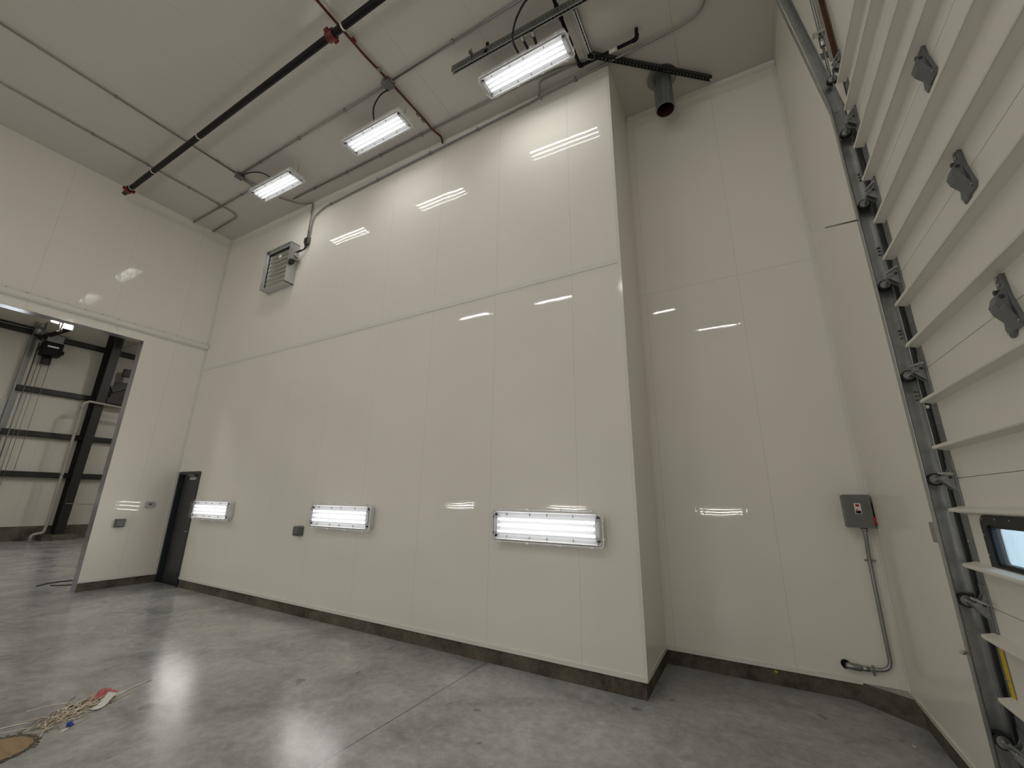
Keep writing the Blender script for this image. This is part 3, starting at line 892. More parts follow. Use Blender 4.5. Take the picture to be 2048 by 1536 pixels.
b = MB(); b.tube([Vector(p) - n0 for p in ((11.70, D - .06, 1.53), (11.70, D - .06, 1.44), (11.695, D - .03, 1.26), (11.695, D - .03, .30), (11.50, D - .03, .285))], .0165, 12, bend=.15, nb=8); b.build('pipe', M_cond, o)
b = MB(); b.tube([Vector(p) - n0 for p in ((11.70, D - .06, 1.52), (11.70, D - .06, 1.485))], .026, 12); b.build('connector', M_galv, o)
b = MB(); b.tube([Vector(p) - n0 for p in ((11.53, D - .03, .287), (11.48, D - .03, .285))], .023, 12); b.build('coupling', M_galv, o)
for z in (1.22,):
    b = MB(); b.box(-.05 + .01, .045, .005, .03, z - 1.52 - .008, z - 1.52 + .008); b.build('strap', M_galvd, o)
b = MB(); b.box(-.145, -.13, -.02, .03, -1.275, -1.20); b.build('strap', M_galvd, o)
tag(o, 'grey conduit running down from the disconnect box and bending left near the curb', 'conduit')
o = empty('conduit_elbow_body', (11.42, D, .285))
b = MB(); b.tube([(.065, -.035, 0), (.045, -.035, 0), (-.045, -.035, .006), (-.06, -.035, .008)], [.018, .028, .028, .02], 12); b.build('body', M_cond, o)
b = MB(); b.cyl((-.055, 0.0, .01), (0, -1, 0), .036, .03, 16); b.build('wall_gasket', M_black, o)
tag(o, 'rounded grey conduit elbow body entering the alcove wall just above the curb', 'conduit fitting')

# ================================================================== OVERHEAD DOOR
XD = R - .045         # inner skin
door = empty('door_2', (R, -3.36, 0)); struct(door, 'white sectional overhead door with steel struts')
YD0, YD1 = -1.20, -5.52
J = [0.02, .645, 1.263, 1.881, 2.493, 3.105, 3.722, 4.335, 4.86]
T0 = Vector((R, -3.36, 0))
def rel(b, name, mt, parent=door, off=T0, bevel=0):
    o = b.build(name, mt, parent, bevel=bevel)
    for v in o.data.vertices: v.co -= off
    return o
WIN = (-1.49, -2.10, 1.475, 1.655)   # pane opening
sects = []
for k in range(8):
    z0, z1 = J[k] + .0015, J[k + 1] - .0015
    b = MB(); ys = YD1, YD0
    if k == 2:
        wins = [(-1.46, -2.09), (-2.8, -3.43), (-4.1, -4.73)]
        yc = YD0
        for a, c_ in wins:
            b.box(XD, XD + .042, a, yc, z0, z1); b.box(XD, XD + .042, c_, a, z0, 1.465); b.box(XD, XD + .042, c_, a, 1.665, z1); yc = c_
        b.box(XD, XD + .042, YD1, yc, z0, z1)
    else:
        b.box(XD, XD + .042, YD1, YD0, z0, z1)
    sects.append(rel(b, 'door_section', M_sect))
for a, c_ in wins:
    b = MB(); cy = (a + c_) / 2
    wd = a - c_
    out = rrect(wd + .07, .20 + .07, .05, 5, cy, 1.565); inn = rrect(wd - .02, .20 - .02, .03, 5, cy, 1.565)
    b.ring(out, inn, (XD + .002, 0, 0), Y_, Z_, (-1, 0, 0), .014)
    b.ring(rrect(wd - .018, .182, .03, 5, cy, 1.565), rrect(wd - .045, .155, .02, 5, cy, 1.565), (XD, 0, 0), Y_, Z_, X_, .03)
    for yy in [cy - wd / 2 + i * wd / 5 for i in range(6)]:
        for zz in (1.565 - .118, 1.565 + .118): b.cyl((XD - .011, yy, zz), (-1, 0, 0), .004, .0045, 8, 1)
    for zz in (1.52, 1.61):
        for yy in (a + .018, c_ - .018): b.cyl((XD - .011, yy, zz), (-1, 0, 0), .004, .0045, 8, 1)
    rel(b, 'window_frame', [M_blackrub, M_galv])
    b = MB(); b.box(XD + .004, XD + .007, c_ - .0, a, 1.47, 1.66); b.box(XD + .028, XD + .031, c_, a, 1.47, 1.66)
    rel(b, 'window_pane', M_pane)
# stiffening struts: hat section
for z in (.30, .52, .856, 1.125, 1.448, 1.718, 2.048, 2.309, 2.647, 2.912, 3.232, 3.50, 3.833, 4.104, 4.435, 4.688):
    b = MB()
    P = [(0, -.034), (-.003, -.034), (-.003, -.014), (-.052, -.010), (-.052, -.002), (-.055, .010), (-.052, .016), (-.003, .018), (-.003, .036), (0, .036)]
    P = [(0, -.020), (-.050, -.007), (-.054, -.010), (-.057, -.004), (-.057, .007), (-.050, .010), (0, .022)]
    b.prism(P, (XD, YD1 - .02, z), X_, Z_, Y_, YD0 - YD1 - .02)
    rel(b, 'reinforcing_strut', M_sect)
for k in range(8):
    b = MB(); b.box(XD - .003, XD, YD0 - .075, YD0 + .002, J[k] + .004, J[k + 1] - .004)
    b.box(XD - .003, XD + .042, YD0, YD0 + .003, J[k] + .004, J[k + 1] - .004)
    for zz in (J[k] + .05, J[k + 1] - .06, J[k] + .30):
        for yy in (-.02, -.05): b.cyl((XD - .003, YD0 + yy, zz), (-1, 0, 0), .006, .005, 8, 1)
    rel(b, 'end_stile', [M_galvd, M_galv])
# hinges + rollers along the left edge
for k in range(1, 9):
    z = J[k] if k < 8 else J[8] - .02
    b = MB()
    b.box(XD - .009, XD - .003, YD0 - .078, YD0 - .004, z - .15, z + .10)
    b.prism([(0, -.06), (-.035, -.025), (-.055, 0), (-.050, .018), (-.02, .04), (0, .085)], (XD - .005, YD0 - .062, z - .01), X_, Z_, Y_, .006)
    b.prism([(0, -.06), (-.035, -.025), (-.055, 0), (-.050, .018), (-.02, .04), (0, .085)], (XD - .005, YD0 - .022, z - .01), X_, Z_, Y_, .006)
    b.tube([(XD - .045, YD0 - .075, z), (XD - .045, YD0 - .0, z)], .012, 10)
    hg = rel(b, 'roller_hinge', M_galvd)
    b = MB(); b.cyl((XD - .022, YD0 - .0625, z + .005), (0, -1, 0), .008, .001, 12); rel(b, 'pivot_hole', M_slot, hg)
    b = MB(); b.tube([(XD - .043, YD0 - .07, z), (XD - .043, YD0 + .075, z)], .006, 8)
    rel(b, 'roller_shaft', M_galv, hg)
    b = MB(); b.tube([(XD - .043, YD0 + .070, z), (XD - .043, YD0 + .096, z)], .034, 24)
    rr_ = rel(b, 'roller', M_steeldark, hg)
    b = MB(); b.tube([(XD - .043, YD0 + .066, z), (XD - .043, YD0 + .071, z)], .026, 20); b.tube([(XD - .043, YD0 + .055, z), (XD - .043, YD0 + .067, z)], .010, 14)
    rel(b, 'bearing_face', M_galv, hg)
    b = MB(); b.obox((XD - .03, YD0 - .13, z + .02), (XD - .055, YD0 - .03, z + .03), .008, .012)
    rel(b, 'hinge_pin', M_galv, hg)
# intermediate hinges
for yc in (-2.17, -3.36, -4.55):
    for k in range(1, 8):
        z = J[k]
        b = MB()
        # upper leaf narrow, lower leaf wider
        b.prism([(-.020, .125), (.020, .125), (.028, .06), (.030, .0), (-.030, .0), (-.026, .06)], (XD, yc, z), Y_, Z_, (-1, 0, 0), .014)
        b.prism([(-.030, .02), (.030, .02), (.060, -.085), (.040, -.125), (.022, -.120), (0, -.085), (-.045, -.10), (-.058, -.085)], (XD, yc, z), Y_, Z_, (-1, 0, 0), .014)
        b.prism([(0, .07), (-.030, .035), (-.042, 0), (-.036, -.03), (0, -.085)], (XD - .012, yc - .026, z), X_, Z_, Y_, .052)
        b.prism([(-.040, -.005), (-.052, -.03), (-.010, -.105), (0, -.10)], (XD - .0, yc - .045, z), X_, Z_, Y_, .06)
        b.cyl((XD - .030, yc - .0265, z + .028), (0, -1, 0), .009, .0015, 12, 1); b.cyl((XD - .0145, yc, z + .055), (-1, 0, 0), .010, .022, 12, 1)
        for yy, zz in ((0, .11), (0, .085), (.036, -.11), (-.045, -.082)): b.cyl((XD - .014, yc + yy, z + zz), (-1, 0, 0), .006, .006, 8, 2)
        rel(b, 'centre_hinge', [M_cast, M_slot, M_galv], bevel=.002)
# yellow warning tape and orange label near the foot
b = MB(); b.box(XD - .005, XD - .0035, YD0 - .072, YD0 - .030, .875, 1.10); rel(b, 'warning_tape', M_yellow)
b = MB(); b.prism([(-.05, 0), (0, -.06), (.05, 0), (0, .06)], (XD - .001, -1.44, .985), Y_, Z_, (-1, 0, 0), .0012); rel(b, 'warning_label', M_orange)
b = MB(); b.box(XD, XD + .04, YD1, YD0, 0, .022); rel(b, 'bottom_seal', M_blackrub)

# seals and jamb angle
b = MB(); b.box(R - .040, R - .002, YD0 + .006, YD0 + .055, 0, 4.9)
o = b.build('weather_seal', M_blackrub); tag(o, 'black weather seal strip between the door edge and the track bracket', 'seal')
b = MB(); b.box(R - .010, R, YD0 + .056, YD0 + .100, 0, 4.95)
struct(b.build('trim_10', M_trim))

# ---------------- door track
tr = empty('door_track', (R - .085, -1.06, 0))
t0 = Vector((R - .085, -1.06, 0))
def track_piece(z0, xoff0, z1, xoff1, name):
    b = MB(); t = .003
    p = Vector((R - .085 + xoff0, -1.065, z0)); q = Vector((R - .085 + xoff1, -1.065, z1))
    wd = .075
    sx = Vector((1, 0, 0)); 
    # web, two flanges, rolled lips
    def bar(dx, dy, w, h):
        b.obox(p + Vector((dx, dy, 0)), q + Vector((dx, dy, 0)), h, w, upv=X_)
    bar(0, 0, wd, t); bar(-wd / 2, -.028, t, .056); bar(wd / 2, -.028, t, .056)
    b.tube([p + Vector((-wd / 2, -.056, 0)), q + Vector((-wd / 2, -.056, 0))], .0045, 8)
    b.tube([p + Vector((wd / 2, -.056, 0)), q + Vector((wd / 2, -.056, 0))], .0045, 8)
    for v in range(len(b.v)): b.v[v] = tuple(Vector(b.v[v]) - t0)
    return b.build(name, M_galv, tr)
track_piece(0.0, 0, 4.59, -.010, 'vertical_rail')
track_piece(4.585, -.012, 7.3, -.345, 'upper_rail')
for z0, z1 in ((.05, 2.3), (2.32, 4.55)):
    b = MB()
    b.box(R - .048, R - .001, -1.045, -1.040, z0, z1); b.box(R - .006, R - .001, -1.10, -1.045, z0, z1)
    for v in range(len(b.v)): b.v[v] = tuple(Vector(b.v[v]) - t0)
    b.build('mounting_angle', M_galvd, tr)
for z in (.45, 1.1, 1.7, 2.35, 2.75, 3.35, 3.95, 4.4):
    b = MB()
    for dz in (0, .025, .05):
        b.cyl((R - .062, -1.068, z + dz), (0, -1, 0), .005, .006, 8)
    for v in range(len(b.v)): b.v[v] = tuple(Vector(b.v[v]) - t0)
    b.build('bolt_row', M_galv if z < 2 else M_slot, tr)
b = MB()
b.box(R - .14, R - .001, -1.055, -1.050, 5.13, 5.20); b.obox((R - .12, -1.05, 4.62), (R - .03, -1.05, 5.02), .02, .005, upv=X_); b.obox((R - .12, -1.05, 4.62), (R - .12, -1.05, 4.50), .05, .008, upv=X_)
for v in range(len(b.v)): b.v[v] = tuple(Vector(b.v[v]) - t0)
b.build('bracket', M_galv, tr)
tag(tr, 'galvanised door track running up the right wall and leaning inward at the top', 'door track')
b = MB(); b.box(.012, .038, -.003, .003, 0, 2.45); b.box(.032, .038, -.03, .003, 0, 2.45)
o = b.build('steel_angle', M_rust); o.location = (R - .045, -1.07, 5.05); tag(o, 'rusty brown vertical steel angle above the overhead door corner', 'angle')
b = MB(); b.box(0, .022, -.003, .003, 0, 2.45)
o = b.build('angle_edge_strip', M_galv); o.location = (R - .058, -1.07, 5.07); tag(o, 'bright steel strip on the rusty vertical angle', 'steel strip')
o = empty('vertical_conduit', (R - .03, -.99, 5.0))
b = MB(); b.tube([(-.05, -.10, .35), (-.05, -.10, 2.45)], .011, 10); b.tube([(-.05, -.10, .35), (-.055, -.10, -.10)], .009, 8); b.build('pipe', M_cond, o)
b = MB(); b.box(-.095, -.02, -.12, -.08, .35, .375); b.tube([(-.052, -.10, .22), (-.052, -.10, .32)], .017, 10); b.build('clamp', M_alu, o)
tag(o, 'thin vertical conduit with a clamp behind the leaning top of the track', 'conduit')
b = MB(); b.tube([(0, 0, 0), (.19, 0, -.004)], .0055, 8)
o = b.build('protruding_rod', M_galvd); o.location = (R - .307, -1.05, 3.66); tag(o, 'thin rod sticking out sideways from the door track', 'rod')
b = MB(); b.tube([(0, 0, 0), (.03, 0, 0)], .005, 8); b.tube([(.008, 0, 0), (.02, 0, 0)], .011, 6)
o = b.build('carriage_bolt', M_galv); o.location = (R - .15, -1.065, 1.0); tag(o, 'small bolt poking out of the lower door track', 'bolt')

# outside, seen through the door windows
b = MB(); b.box(R + .21, 60, -40, 40, -.15, -.05)
struct(b.build('ground_outside', M_snow), 'snow covered ground outside')

# ================================================================== FLOOR LITTER
rnd = random.Random(11)
def on_floor(p): return Vector((p[0], p[1], 0))
# axis of the pile from near the hole to its far tip
A = Vector((5.86, -2.93, 0)); B = Vector((5.56, -2.40, 0)); ax = (B - A).normalized(); sd = Vector((-ax.y, ax.x, 0))
b = MB()
for i in range(190):
    t = rnd.random() ** .8; off = rnd.gauss(0, .07)
    c_ = A + (B - A) * t + sd * off
    ln = rnd.uniform(.05, .20); ang = rnd.gauss(0, .55)
    d = (ax * math.cos(ang) + sd * math.sin(ang))
    z = rnd.uniform(.003, .035) * (1 - abs(off) * 4 if abs(off) < .2 else .2)
    z = max(z, .003)
    k = rnd.uniform(-.02, .02)
    b.tube([c_ - d * ln / 2 + Vector((0, 0, .003)), c_ + sd * k + Vector((0, 0, z)), c_ + d * ln / 2 + Vector((0, 0, max(.003, z * .7)))], rnd.uniform(.002, .0038), 5, mi=rnd.choice((0, 0, 0, 1, 2)), bend=.04, nb=2)
for v in range(len(b.v)): b.v[v] = tuple(Vector(b.v[v]) - A)
o = b.build('wire_clippings', [mat('beige_clipping', (0.66, 0.58, 0.44), .5), mat('brown_clipping', (0.24, 0.19, 0.13), .6), mat('white_clipping', (0.80, 0.77, 0.70), .5)])
o.location = A; tag(o, 'tangle of beige wire and straw clippings on the floor', 'debris', kind='stuff')
def strand(pts, r, label, mt):
    p0 = Vector((*pts[0], 0)); b = MB()
    b.tube([Vector((x, y, r + .001)) - p0 for x, y in pts], r, 6, bend=.1)
    o = b.build('loose_strand', mt); o.location = p0; tag(o, label, 'strand')
strand([(5.72, -2.60), (5.62, -2.35), (5.50, -2.06)], .004, 'long pale straw pointing right from the debris pile past the pink wrapper', MATS['white_clipping'])
strand([(5.60, -3.10), (5.62, -2.98), (5.66, -2.90)], .004, 'pale strand trailing left from the debris pile towards the frame edge', MATS['white_clipping'])
strand([(5.78, -2.50), (5.70, -2.30), (5.63, -2.22)], .0035, 'tan strand sticking out below the long pale straw', MATS['beige_clipping'])
strand([(5.40, -2.86), (5.42, -2.72), (5.50, -2.62)], .003, 'thin arched white strand behind the debris pile', MATS['white_clipping'])
# crumpled pink wrapper
def crumple(name, cx, cy, lx, ly, h, ang, mt, label, cat, seed, n=9, flat=.3):
    r_ = random.Random(seed); V = []; F = []
    for i in range(n):
        for j in range(n):
            u_ = i / (n - 1) - .5; v_ = j / (n - 1) - .5
            z = h * (1 - 3.2 * (u_ * u_ + v_ * v_)) * r_.uniform(flat, 1)
            V.append(((u_ + r_.uniform(-.03, .03)) * lx, (v_ + r_.uniform(-.04, .04)) * ly, max(.002, z + .002)))
    for i in range(n - 1):
        for j in range(n - 1): F.append((i * n + j, (i + 1) * n + j, (i + 1) * n + j + 1, i * n + j + 1))
    b = MB(); b.add(V, F); o = b.build(name, mt); o.location = (cx, cy, 0); o.rotation_euler = (0, 0, ang)
    s = o.modifiers.new('thickness', 'SOLIDIFY'); s.thickness = .0008; s.offset = 1
    tag(o, label, cat); return o
aa = math.atan2(ax.y, ax.x)
crumple('plastic_wrapper', 5.55, -2.43, .20, .11, .075, aa + .15, mat('pink_film', (0.52, 0.13, 0.15), .3), 'crumpled pink plastic wrapper on the debris pile', 'wrapper', 3)
b = MB()
V = [(-.075, -.03, .004), (-.03, -.035, .004), (.01, -.03, .015), (.055, -.035, .045), (-.075, .025, .004), (-.035, .02, .004), (.01, .02, .012), (.06, .02, .05)]
b.add(V, [(0, 1, 5, 4), (1, 2, 6, 5), (2, 3, 7, 6)]); o = b.build('paper_scrap', mat('white_paper', (0.75, 0.73, 0.70), .6)); o.location = (5.76, -2.50, 0.004); o.scale = (1.25, 1.3, 1.3); o.rotation_euler = (0, 0, aa + .1)
s = o.modifiers.new('thickness', 'SOLIDIFY'); s.thickness = .0008
tag(o, 'folded white paper scrap lying in front of the pink wrapper', 'paper')
b = MB(); b.tube([(0, 0, .003), (0, 0, .03)], [.020, .016], 14); b.tube([(.018, .0, .02), (.034, .01, .012)], .010, 8); o = b.build('wire_nut', mat('blue_plastic', (0.01, 0.045, 0.35), .35), bevel=.002); o.location = (5.975, -2.755, 0)
tag(o, 'small bright blue plastic connector beside the debris pile', 'connector')
b = MB(); b.prism(rrect(.045, .018, .006, 3), (0, 0, 0), X_, Y_, Z_, .006); o = b.build('plastic_chip', MATS['white_clipping']); o.location = (6.03, -2.795, 0); o.rotation_euler = (0, 0, aa)
tag(o, 'small white chip next to the blue connector', 'debris')
for (x, y, lab) in ((3.446, -1.591, 'tiny white chip alone on the floor, far left of the seam'), (11.617, .326, 'tiny white chip on the alcove floor near the right curb')):
    b = MB(); b.prism(rrect(.03, .010, .004, 2), (0, 0, 0), X_, Y_, Z_, .003); o = b.build('plastic_chip', MATS['white_clipping']); o.location = (x, y, 0); o.rotation_euler = (0, 0, aa); tag(o, lab, 'debris')
# wooden cover plugging the round hole
o = empty('hole_cover', (5.99, -3.14, 0))
n = 40; rnd = random.Random(5)
b = MB(); rin = [.19 * rnd.uniform(.97, 1.02) for _ in range(n)]
b.prism([(rin[k] * math.cos(2 * PI * k / n), rin[k] * math.sin(2 * PI * k / n)) for k in range(n)], (0, 0, 0.0005), X_, Y_, Z_, .004)
M_ply = concrete('raw_plywood', (0.20, 0.125, 0.06), (0.36, 0.25, 0.14), .7, scale=3, stretch=(1, 6, 1)); b.build('wood_disc', M_ply, o)
b = MB()
outr = [r_ * rnd.uniform(1.10, 1.30) for r_ in rin]
b.ring([(outr[k] * math.cos(2 * PI * k / n), outr[k] * math.sin(2 * PI * k / n)) for k in range(n)], [(rin[k] * math.cos(2 * PI * k / n), rin[k] * math.sin(2 * PI * k / n)) for k in range(n)], (0, 0, .0005), X_, Y_, Z_, .002)
b.build('chipped_rim', concrete('chipped_rim_dirt', (0.02, 0.016, 0.012), (0.16, 0.13, 0.10), .9, scale=14), o)
b = MB()
for i in range(60):
    a = rnd.uniform(0, 2 * PI); r_ = rnd.uniform(.19, .235); c_ = Vector((r_ * math.cos(a), r_ * math.sin(a), .006)); s_ = rnd.uniform(.003, .009)
    b.obox(c_ - Vector((s_, s_ * .4, 0)), c_ + Vector((s_, s_ * .5, 0)), s_, s_)
b.build('crumbs', mat('concrete_crumbs', (0.22, 0.19, 0.15), .9), o)
tag(o, 'brown wooden disc plugging a chipped round hole in the floor', 'cover')
# black cable ends beside the opening
def floor_cable(pts, label):
    p0 = Vector((*pts[0], 0)); b = MB(); b.tube([Vector((x, y, .009)) - p0 for x, y in pts], .009, 8, bend=.3, nb=8)
    o = b.build('floor_cable', M_blackrub); o.location = p0; tag(o, label, 'cable')
floor_cable([(-1.20, -1.38), (-1.45, -1.12), (-1.42, -0.6), (-1.1, .3)], 'longer curved black cable on the floor beyond the opening')
floor_cable([(-1.09, -1.22), (-.85, -1.02), (-.80, -.6)], 'shorter black cable lying in front of the longer one beyond the opening')
b = MB(); b.prism(rrect(.028, .022, .008, 3), (0, 0, 0), X_, Z_, (0, -1, 0), .002); o = b.build('paint_dab', M_yellow); o.location = (10.79, D + .010, .118); tag(o, 'small yellow dab on the alcove curb', 'mark')

# ================================================================== THE NEXT BAY
XB = -12.4
BH = 9.6
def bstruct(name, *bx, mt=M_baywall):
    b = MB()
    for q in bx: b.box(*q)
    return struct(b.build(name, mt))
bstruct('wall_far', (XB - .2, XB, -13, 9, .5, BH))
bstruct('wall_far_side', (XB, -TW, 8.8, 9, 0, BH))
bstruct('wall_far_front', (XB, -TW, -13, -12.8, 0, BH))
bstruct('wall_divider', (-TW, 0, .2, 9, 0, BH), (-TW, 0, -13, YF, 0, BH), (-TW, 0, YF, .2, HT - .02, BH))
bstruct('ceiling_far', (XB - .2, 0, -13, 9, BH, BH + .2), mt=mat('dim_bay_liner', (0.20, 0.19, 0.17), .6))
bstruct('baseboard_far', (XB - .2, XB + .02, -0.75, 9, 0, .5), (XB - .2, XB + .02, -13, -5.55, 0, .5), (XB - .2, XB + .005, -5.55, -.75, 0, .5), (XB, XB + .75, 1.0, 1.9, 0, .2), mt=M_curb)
# girts
for z, y0, y1, lab in ((2.33, -.70, 8.8, 'lowest dark wall girt beyond the opening'), (3.80, -.70, 8.8, 'second dark wall girt from the floor beyond the opening'), (5.42, -.70, 8.8, 'third dark wall girt from the floor beyond the opening'), (7.52, -.5, 8.8, 'upper dark wall girt beyond the opening, beside the motor')):
    b = MB(); y_ = y1 - y0
    b.box(0, .16, 0, y_, -.10, -.09); b.box(0, .16, 0, y_, .09, .10); b.box(.15, .16, 0, y_, -.10, .10); b.box(0.001, .01, 0, y_, -.1, .1)
    o = b.build('wall_girt', M_steeldark); o.location = (XB, y0, z); tag(o, lab, 'girt', 'wall girts of the next bay')
b = MB(); b.box(0, .18, 0, 3.6, -.14, .14); o = b.build('door_header_beam', M_steeldark); o.location = (XB, -4.2, 7.62); tag(o, 'dark header beam above the far overhead door', 'beam')
# tapered column + rafter
o = empty('steel_column', (XB + .1, 1.45, .2))
def Icol(b, z0, d0, z1, d1, w=.27):
    # depth along x from 0 to d
    b.add([(0, -w / 2, z0), (.015, -w / 2, z0), (.015, w / 2, z0), (0, w / 2, z0), (0, -w / 2, z1), (.015, -w / 2, z1), (.015, w / 2, z1), (0, w / 2, z1)], [(0, 3, 2, 1), (4, 5, 6, 7), (0, 1, 5, 4), (1, 2, 6, 5), (2, 3, 7, 6), (3, 0, 4, 7)])
    b.add([(d0 - .015, -w / 2, z0), (d0, -w / 2, z0), (d0, w / 2, z0), (d0 - .015, w / 2, z0), (d1 - .015, -w / 2, z1), (d1, -w / 2, z1), (d1, w / 2, z1), (d1 - .015, w / 2, z1)], [(0, 3, 2, 1), (4, 5, 6, 7), (0, 1, 5, 4), (1, 2, 6, 5), (2, 3, 7, 6), (3, 0, 4, 7)])
    b.add([(.015, -.005, z0), (d0 - .015, -.005, z0), (d0 - .015, .005, z0), (.015, .005, z0), (.015, -.005, z1), (d1 - .015, -.005, z1), (d1 - .015, .005, z1), (.015, .005, z1)], [(0, 3, 2, 1), (4, 5, 6, 7), (0, 1, 5, 4), (1, 2, 6, 5), (2, 3, 7, 6), (3, 0, 4, 7)])
b = MB(); Icol(b, 0.02, .45, 8.1, .95); b.build('shaft', M_steeldark, o)
b = MB(); b.box(-.02, .50, -.17, .17, 0, .022); b.build('base_plate', M_steeldark, o)
b = MB(); b.obox((.45, 0, 8.2), (5.5, 0, 9.0), .27, .6); b.build('rafter', M_steeldark, o)
b = MB(); b.obox((.9, 0, 7.4), (1.6, 0, 8.2), .02, .5); b.build('knee_plate', M_steeldark, o)
tag(o, 'dark tapered steel column standing beyond the opening', 'column')
# pipe down the column
o = empty('drain_pipe', (-11.44, .96, 0))
b = MB(); n0 = Vector((-11.44, .96, 0))
b.tube([Vector(p) - n0 for p in ((-11.44, .66, 0.0), (-11.44, .66, .25), (-11.44, .94, .31), (-11.44, .96, .6), (-11.44, .96, 5.05), (-11.44, 1.10, 5.17), (-11.44, 1.41, 5.15), (-11.44, 3.0, 5.07))], .045, 10, bend=.07)
b.build('pipe', mat('pale_pipe', (0.33, 0.32, 0.29), .5), o)
for z in (2.35, 3.9, 4.9):
    b = MB(); b.tube([Vector((0, 0, z - .03)), Vector((0, 0, z + .03))], .055, 10); b.build('clamp', M_greylt, o)
tag(o, 'pale pipe climbing the tapered column and turning right at its top', 'pipe')
conduit('conduit', [(XB + .68, 1.35, 1.31), (XB + .6, 1.9, 1.28), (XB + .05, 2.6, 1.25), (XB + .05, 4.0, 1.25)], .012, 'thin conduit low on the far wall right of the column', mt=M_greylt)
# platform steel right of the column
o = empty('platform_frame', (-11.9, 2.6, 5.4))
b = MB(); b.obox((0, -.85, .45), (0, 1.2, 1.7), .12, .26); b.build('sloping_beam', M_steeldark, o)
b = MB(); b.obox((0, -.9, .0), (0, 1.6, .0), .12, .22); b.build('lower_beam', M_steeldark, o)
b = MB(); b.obox((0, -.7, .10), (0, .8, .55), .05, .06); b.build('brace', M_steeldark, o)
b = MB(); b.box(-.1, .1, -.62, -.38, 1.1, 1.42); b.build('bracket_box', M_steeldark, o)
b = MB(); b.box(-.06, -.05, -.8, .8, .1, .85); b.build('infill_plate', mat('brown_plate', (.05, .035, .02), .6), o)
b = MB(); b.box(-.02, .02, -1.02, -.94, .1, .9); b.build('end_plate', M_greylt, o)
tag(o, 'dark sloping platform frame beyond the opening, right of the column', 'platform')
b = MB()
b.obox((0, -.45, -.35), (0, 1.9, 1.45), .014, .014); b.obox((0, -.45, 1.4), (0, 1.2, -.2), .014, .014)
o = b.build('cross_brace_rods', M_steeldark); o.location = (-12.2, 1.95, 7.9); tag(o, 'thin crossed brace rods in the top right of the opening', 'brace rods')
# far overhead door, rails, drum, motor
d2 = empty('door_3', (XB + .05, -3.2, 0)); struct(d2, 'far overhead door seen at the left picture edge')
M_far = galv('far_door_skin', (0.45, 0.45, 0.44), .4)
zz = [0, .62, 1.24, 1.86, 2.48, 3.1, 3.72, 4.34, 4.95]
for k in range(8):
    b = MB(); z0, z1 = zz[k] + .004, zz[k + 1] - .004
    if k == 2:
        y = -2.35
        for a, c_ in ((-1.05, -1.75), (-2.8, -3.5)):
            b.box(0, .045, a + 3.2, y, z0, z1); b.box(0, .045, c_ + 3.2, a + 3.2, z0, 1.38); b.box(0, .045, c_ + 3.2, a + 3.2, 1.66, z1); y = c_ + 3.2
            y = c_ + 3.2
        # rebuilt plainly below
        b = MB(); ed = [2.42, 2.1, 1.4, .5, -.2, -2.4]
        b.box(0, .045, ed[1], ed[0], z0, z1); b.box(0, .045, ed[2], ed[1], z0, 1.38); b.box(0, .045, ed[2], ed[1], 1.66, z1)
        b.box(0, .045, ed[3], ed[2], z0, z1); b.box(0, .045, ed[4], ed[3], z0, 1.38); b.box(0, .045, ed[4], ed[3], 1.66, z1); b.box(0, .045, ed[5], ed[4], z0, z1)
        b.build('door_section', M_far, d2)
        for a, c_ in ((2.1, 1.4), (.5, -.2)):
            g = MB(); g.box(.01, .02, c_, a, 1.38, 1.66)
            g.build('window_pane', mat('far_window_pane', (.9, .95, 1.0), .3, emit=((.85, .93, 1.0), 5.0)), d2)
        continue
    b.box(0, .045, -2.4, 2.42, z0, z1)
    for q in range(4): b.box(.045, .055, -2.4, 2.42, z0 + .08 + q * .14, z0 + .12 + q * .14)
    b.build('door_section', M_far, d2)
o = empty('far_door_track', (XB + .12, -.72, 0))
b = MB(); b.box(-.05, .05, -.005, .005, 0, 8.0); b.box(-.05, -.045, -.06, .0, 0, 8.0); b.box(.045, .05, -.06, 0, 0, 8.0); b.build('rail', M_galvd, o)
b = MB(); b.box(-.10, -.09, .02, .12, 0, 8.0); b.build('guide_angle', M_galvd, o)
b = MB(); b.tube([(.05, .20, .4), (.05, .20, 7.2)], .02, 8); b.tube([(.08, .32, .4), (.08, .32, 7.0)], .008, 6); b.tube([(.08, .42, .4), (.08, .42, 7.0)], .008, 6); b.tube([(.08, .62, 2.3), (.08, .62, 7.0)], .008, 6); b.build('hoist_chain', M_galvd, o)
tag(o, 'vertical rail and hanging chains of the far overhead door', 'door track')
o = empty('cable_drum', (XB + .35, -.66, 7.62))
b = MB(); b.tube([(0, -.12, 0), (0, .10, 0)], .16, 18); b.tube([(0, -.13, 0), (0, -.11, 0)], .20, 18); b.tube([(0, .08, 0), (0, .10, 0)], .20, 18); b.build('drum', M_galv, o)
b = MB(); b.tube([(0, -3, 0), (0, .8, 0)], .02, 8); b.build('shaft', M_galvd, o)
b = MB(); b.box(-.25, .12, .12, .14, -.3, .4); b.build('bearing_plate', M_galv, o)
tag(o, 'round cable drum on a shaft at the top of the far door track', 'drum')
o = empty('door_motor', (XB + .45, -.22, 6.72))
b = MB(); b.box(-.25, .20, -.26, .26, .0, .52); b.build('housing', M_black, o, bevel=.02)
b = MB(); b.box(.20, .215, -.16, .14, .30, .36); b.build('nameplate', M_white, o)
b = MB(); b.tube([(-.0, -.34, .2), (0, .34, .2)], .09, 12); b.build('gear_shaft', M_steeldark, o)
b = MB(); b.box(-.3, .15, -.22, .22, .52, .80); b.build('mount', M_galvd, o)
b = MB(); b.box(-.3, -.28, -.14, .14, -.3, .52); b.build('wall_bracket', M_steeldark, o)
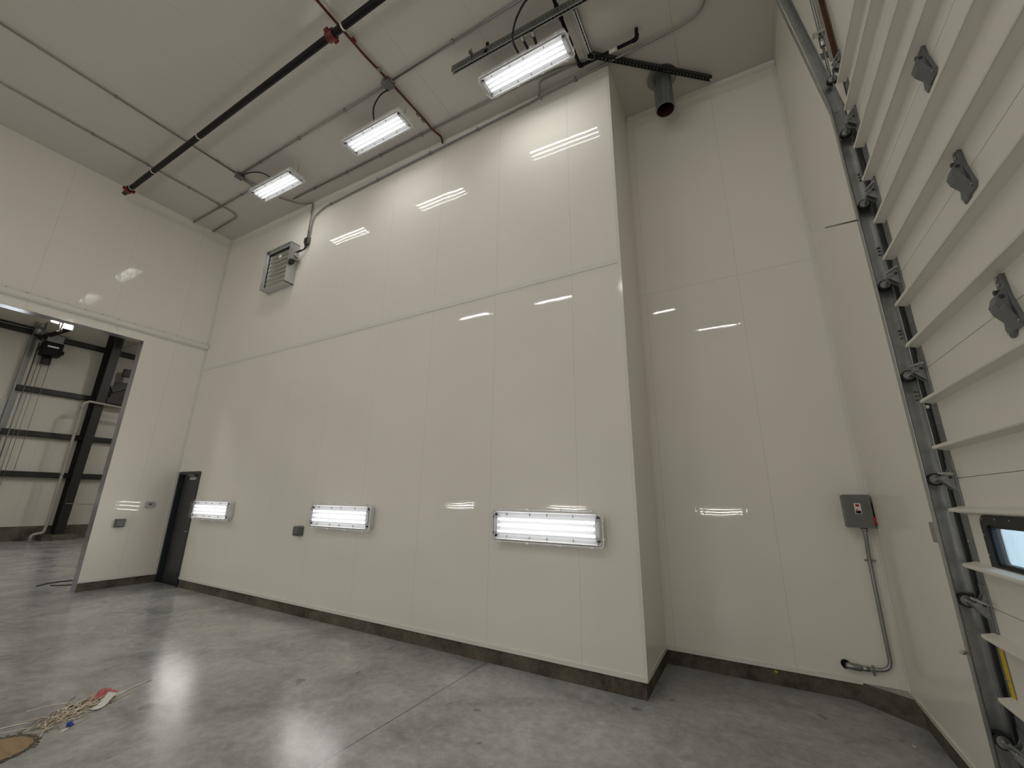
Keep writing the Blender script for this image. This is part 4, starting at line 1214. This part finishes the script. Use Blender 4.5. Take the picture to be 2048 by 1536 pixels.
tag(o, 'black door motor hanging on the far wall beside the drum', 'motor')
b = MB(); b.obox((0, 0, 0), (.9, .52, .38), .10, .12); o = b.build('support_arm', M_steeldark); o.location = (XB + .3, -.60, 7.35); tag(o, 'dark diagonal arm rising from the drum to the lamps', 'arm')
# two bright bay lamps
for x, y, z, s, lab in ((-10.0, -.71, 7.57, .8, 'smaller left one of two glaring lamps seen through the opening'), (-10.0, -.40, 7.50, 1.25, 'larger right one of two glaring lamps seen through the opening')):
    o = empty('bay_lamp', (x, y, z))
    b = MB(); b.prism(rrect(.24 * s, .15 * s, .03, 3), (0, 0, 0), Y_, (-.3, 0, 1), (1, 0, .3), .03); b.build('diffuser', M_lamp, o)
    b = MB(); b.prism(rrect(.27 * s, .18 * s, .03, 3), (-.06, 0, -.02), Y_, (-.3, 0, 1), (1, 0, .3), .055); b.build('housing', M_steeldark, o)
    b = MB(); b.tube([(-.03, 0, .05), (-.06, 0, BH - z)], .012, 6); b.build('hanger', M_steeldark, o)
    tag(o, lab, 'lamp', 'lamps in the next bay')
b = MB(); b.tube([(0, 0, .25), (0, 0, -.18), (0, -.10, -.22)], .035, 8, bend=.05); o = b.build('lamp_bracket', M_steeldark); o.location = (-9.95, -.53, 7.4); tag(o, 'dark hooked bracket between the two glaring lamps', 'bracket')
# high-bay lights of the next bay, out of view above the opening head
for x in (-3.5, -7.0):
    for y in (-4.5, 2.7):
        o = empty('high_bay_light', (x, y, 7.8))
        b = MB(); b.box(-.55, .55, -.17, .17, 0, .06); b.build('housing', M_white, o)
        b = MB(); b.box(-.5, .5, -.14, .14, -.012, -.002); b.build('diffuser', mat('bay_diffuser', (1, 1, 1), .5, emit=((1, .95, .88), 60.0)), o)
        b = MB(); b.tube([(.4, 0, .06), (.4, 0, 1.8)], .004, 6); b.tube([(-.4, 0, .06), (-.4, 0, 1.8)], .004, 6); b.build('suspension_wire', M_galvd, o)
        tag(o, 'flat high bay light hung from the ceiling of the next bay', 'light', 'high bay lights of the next bay')
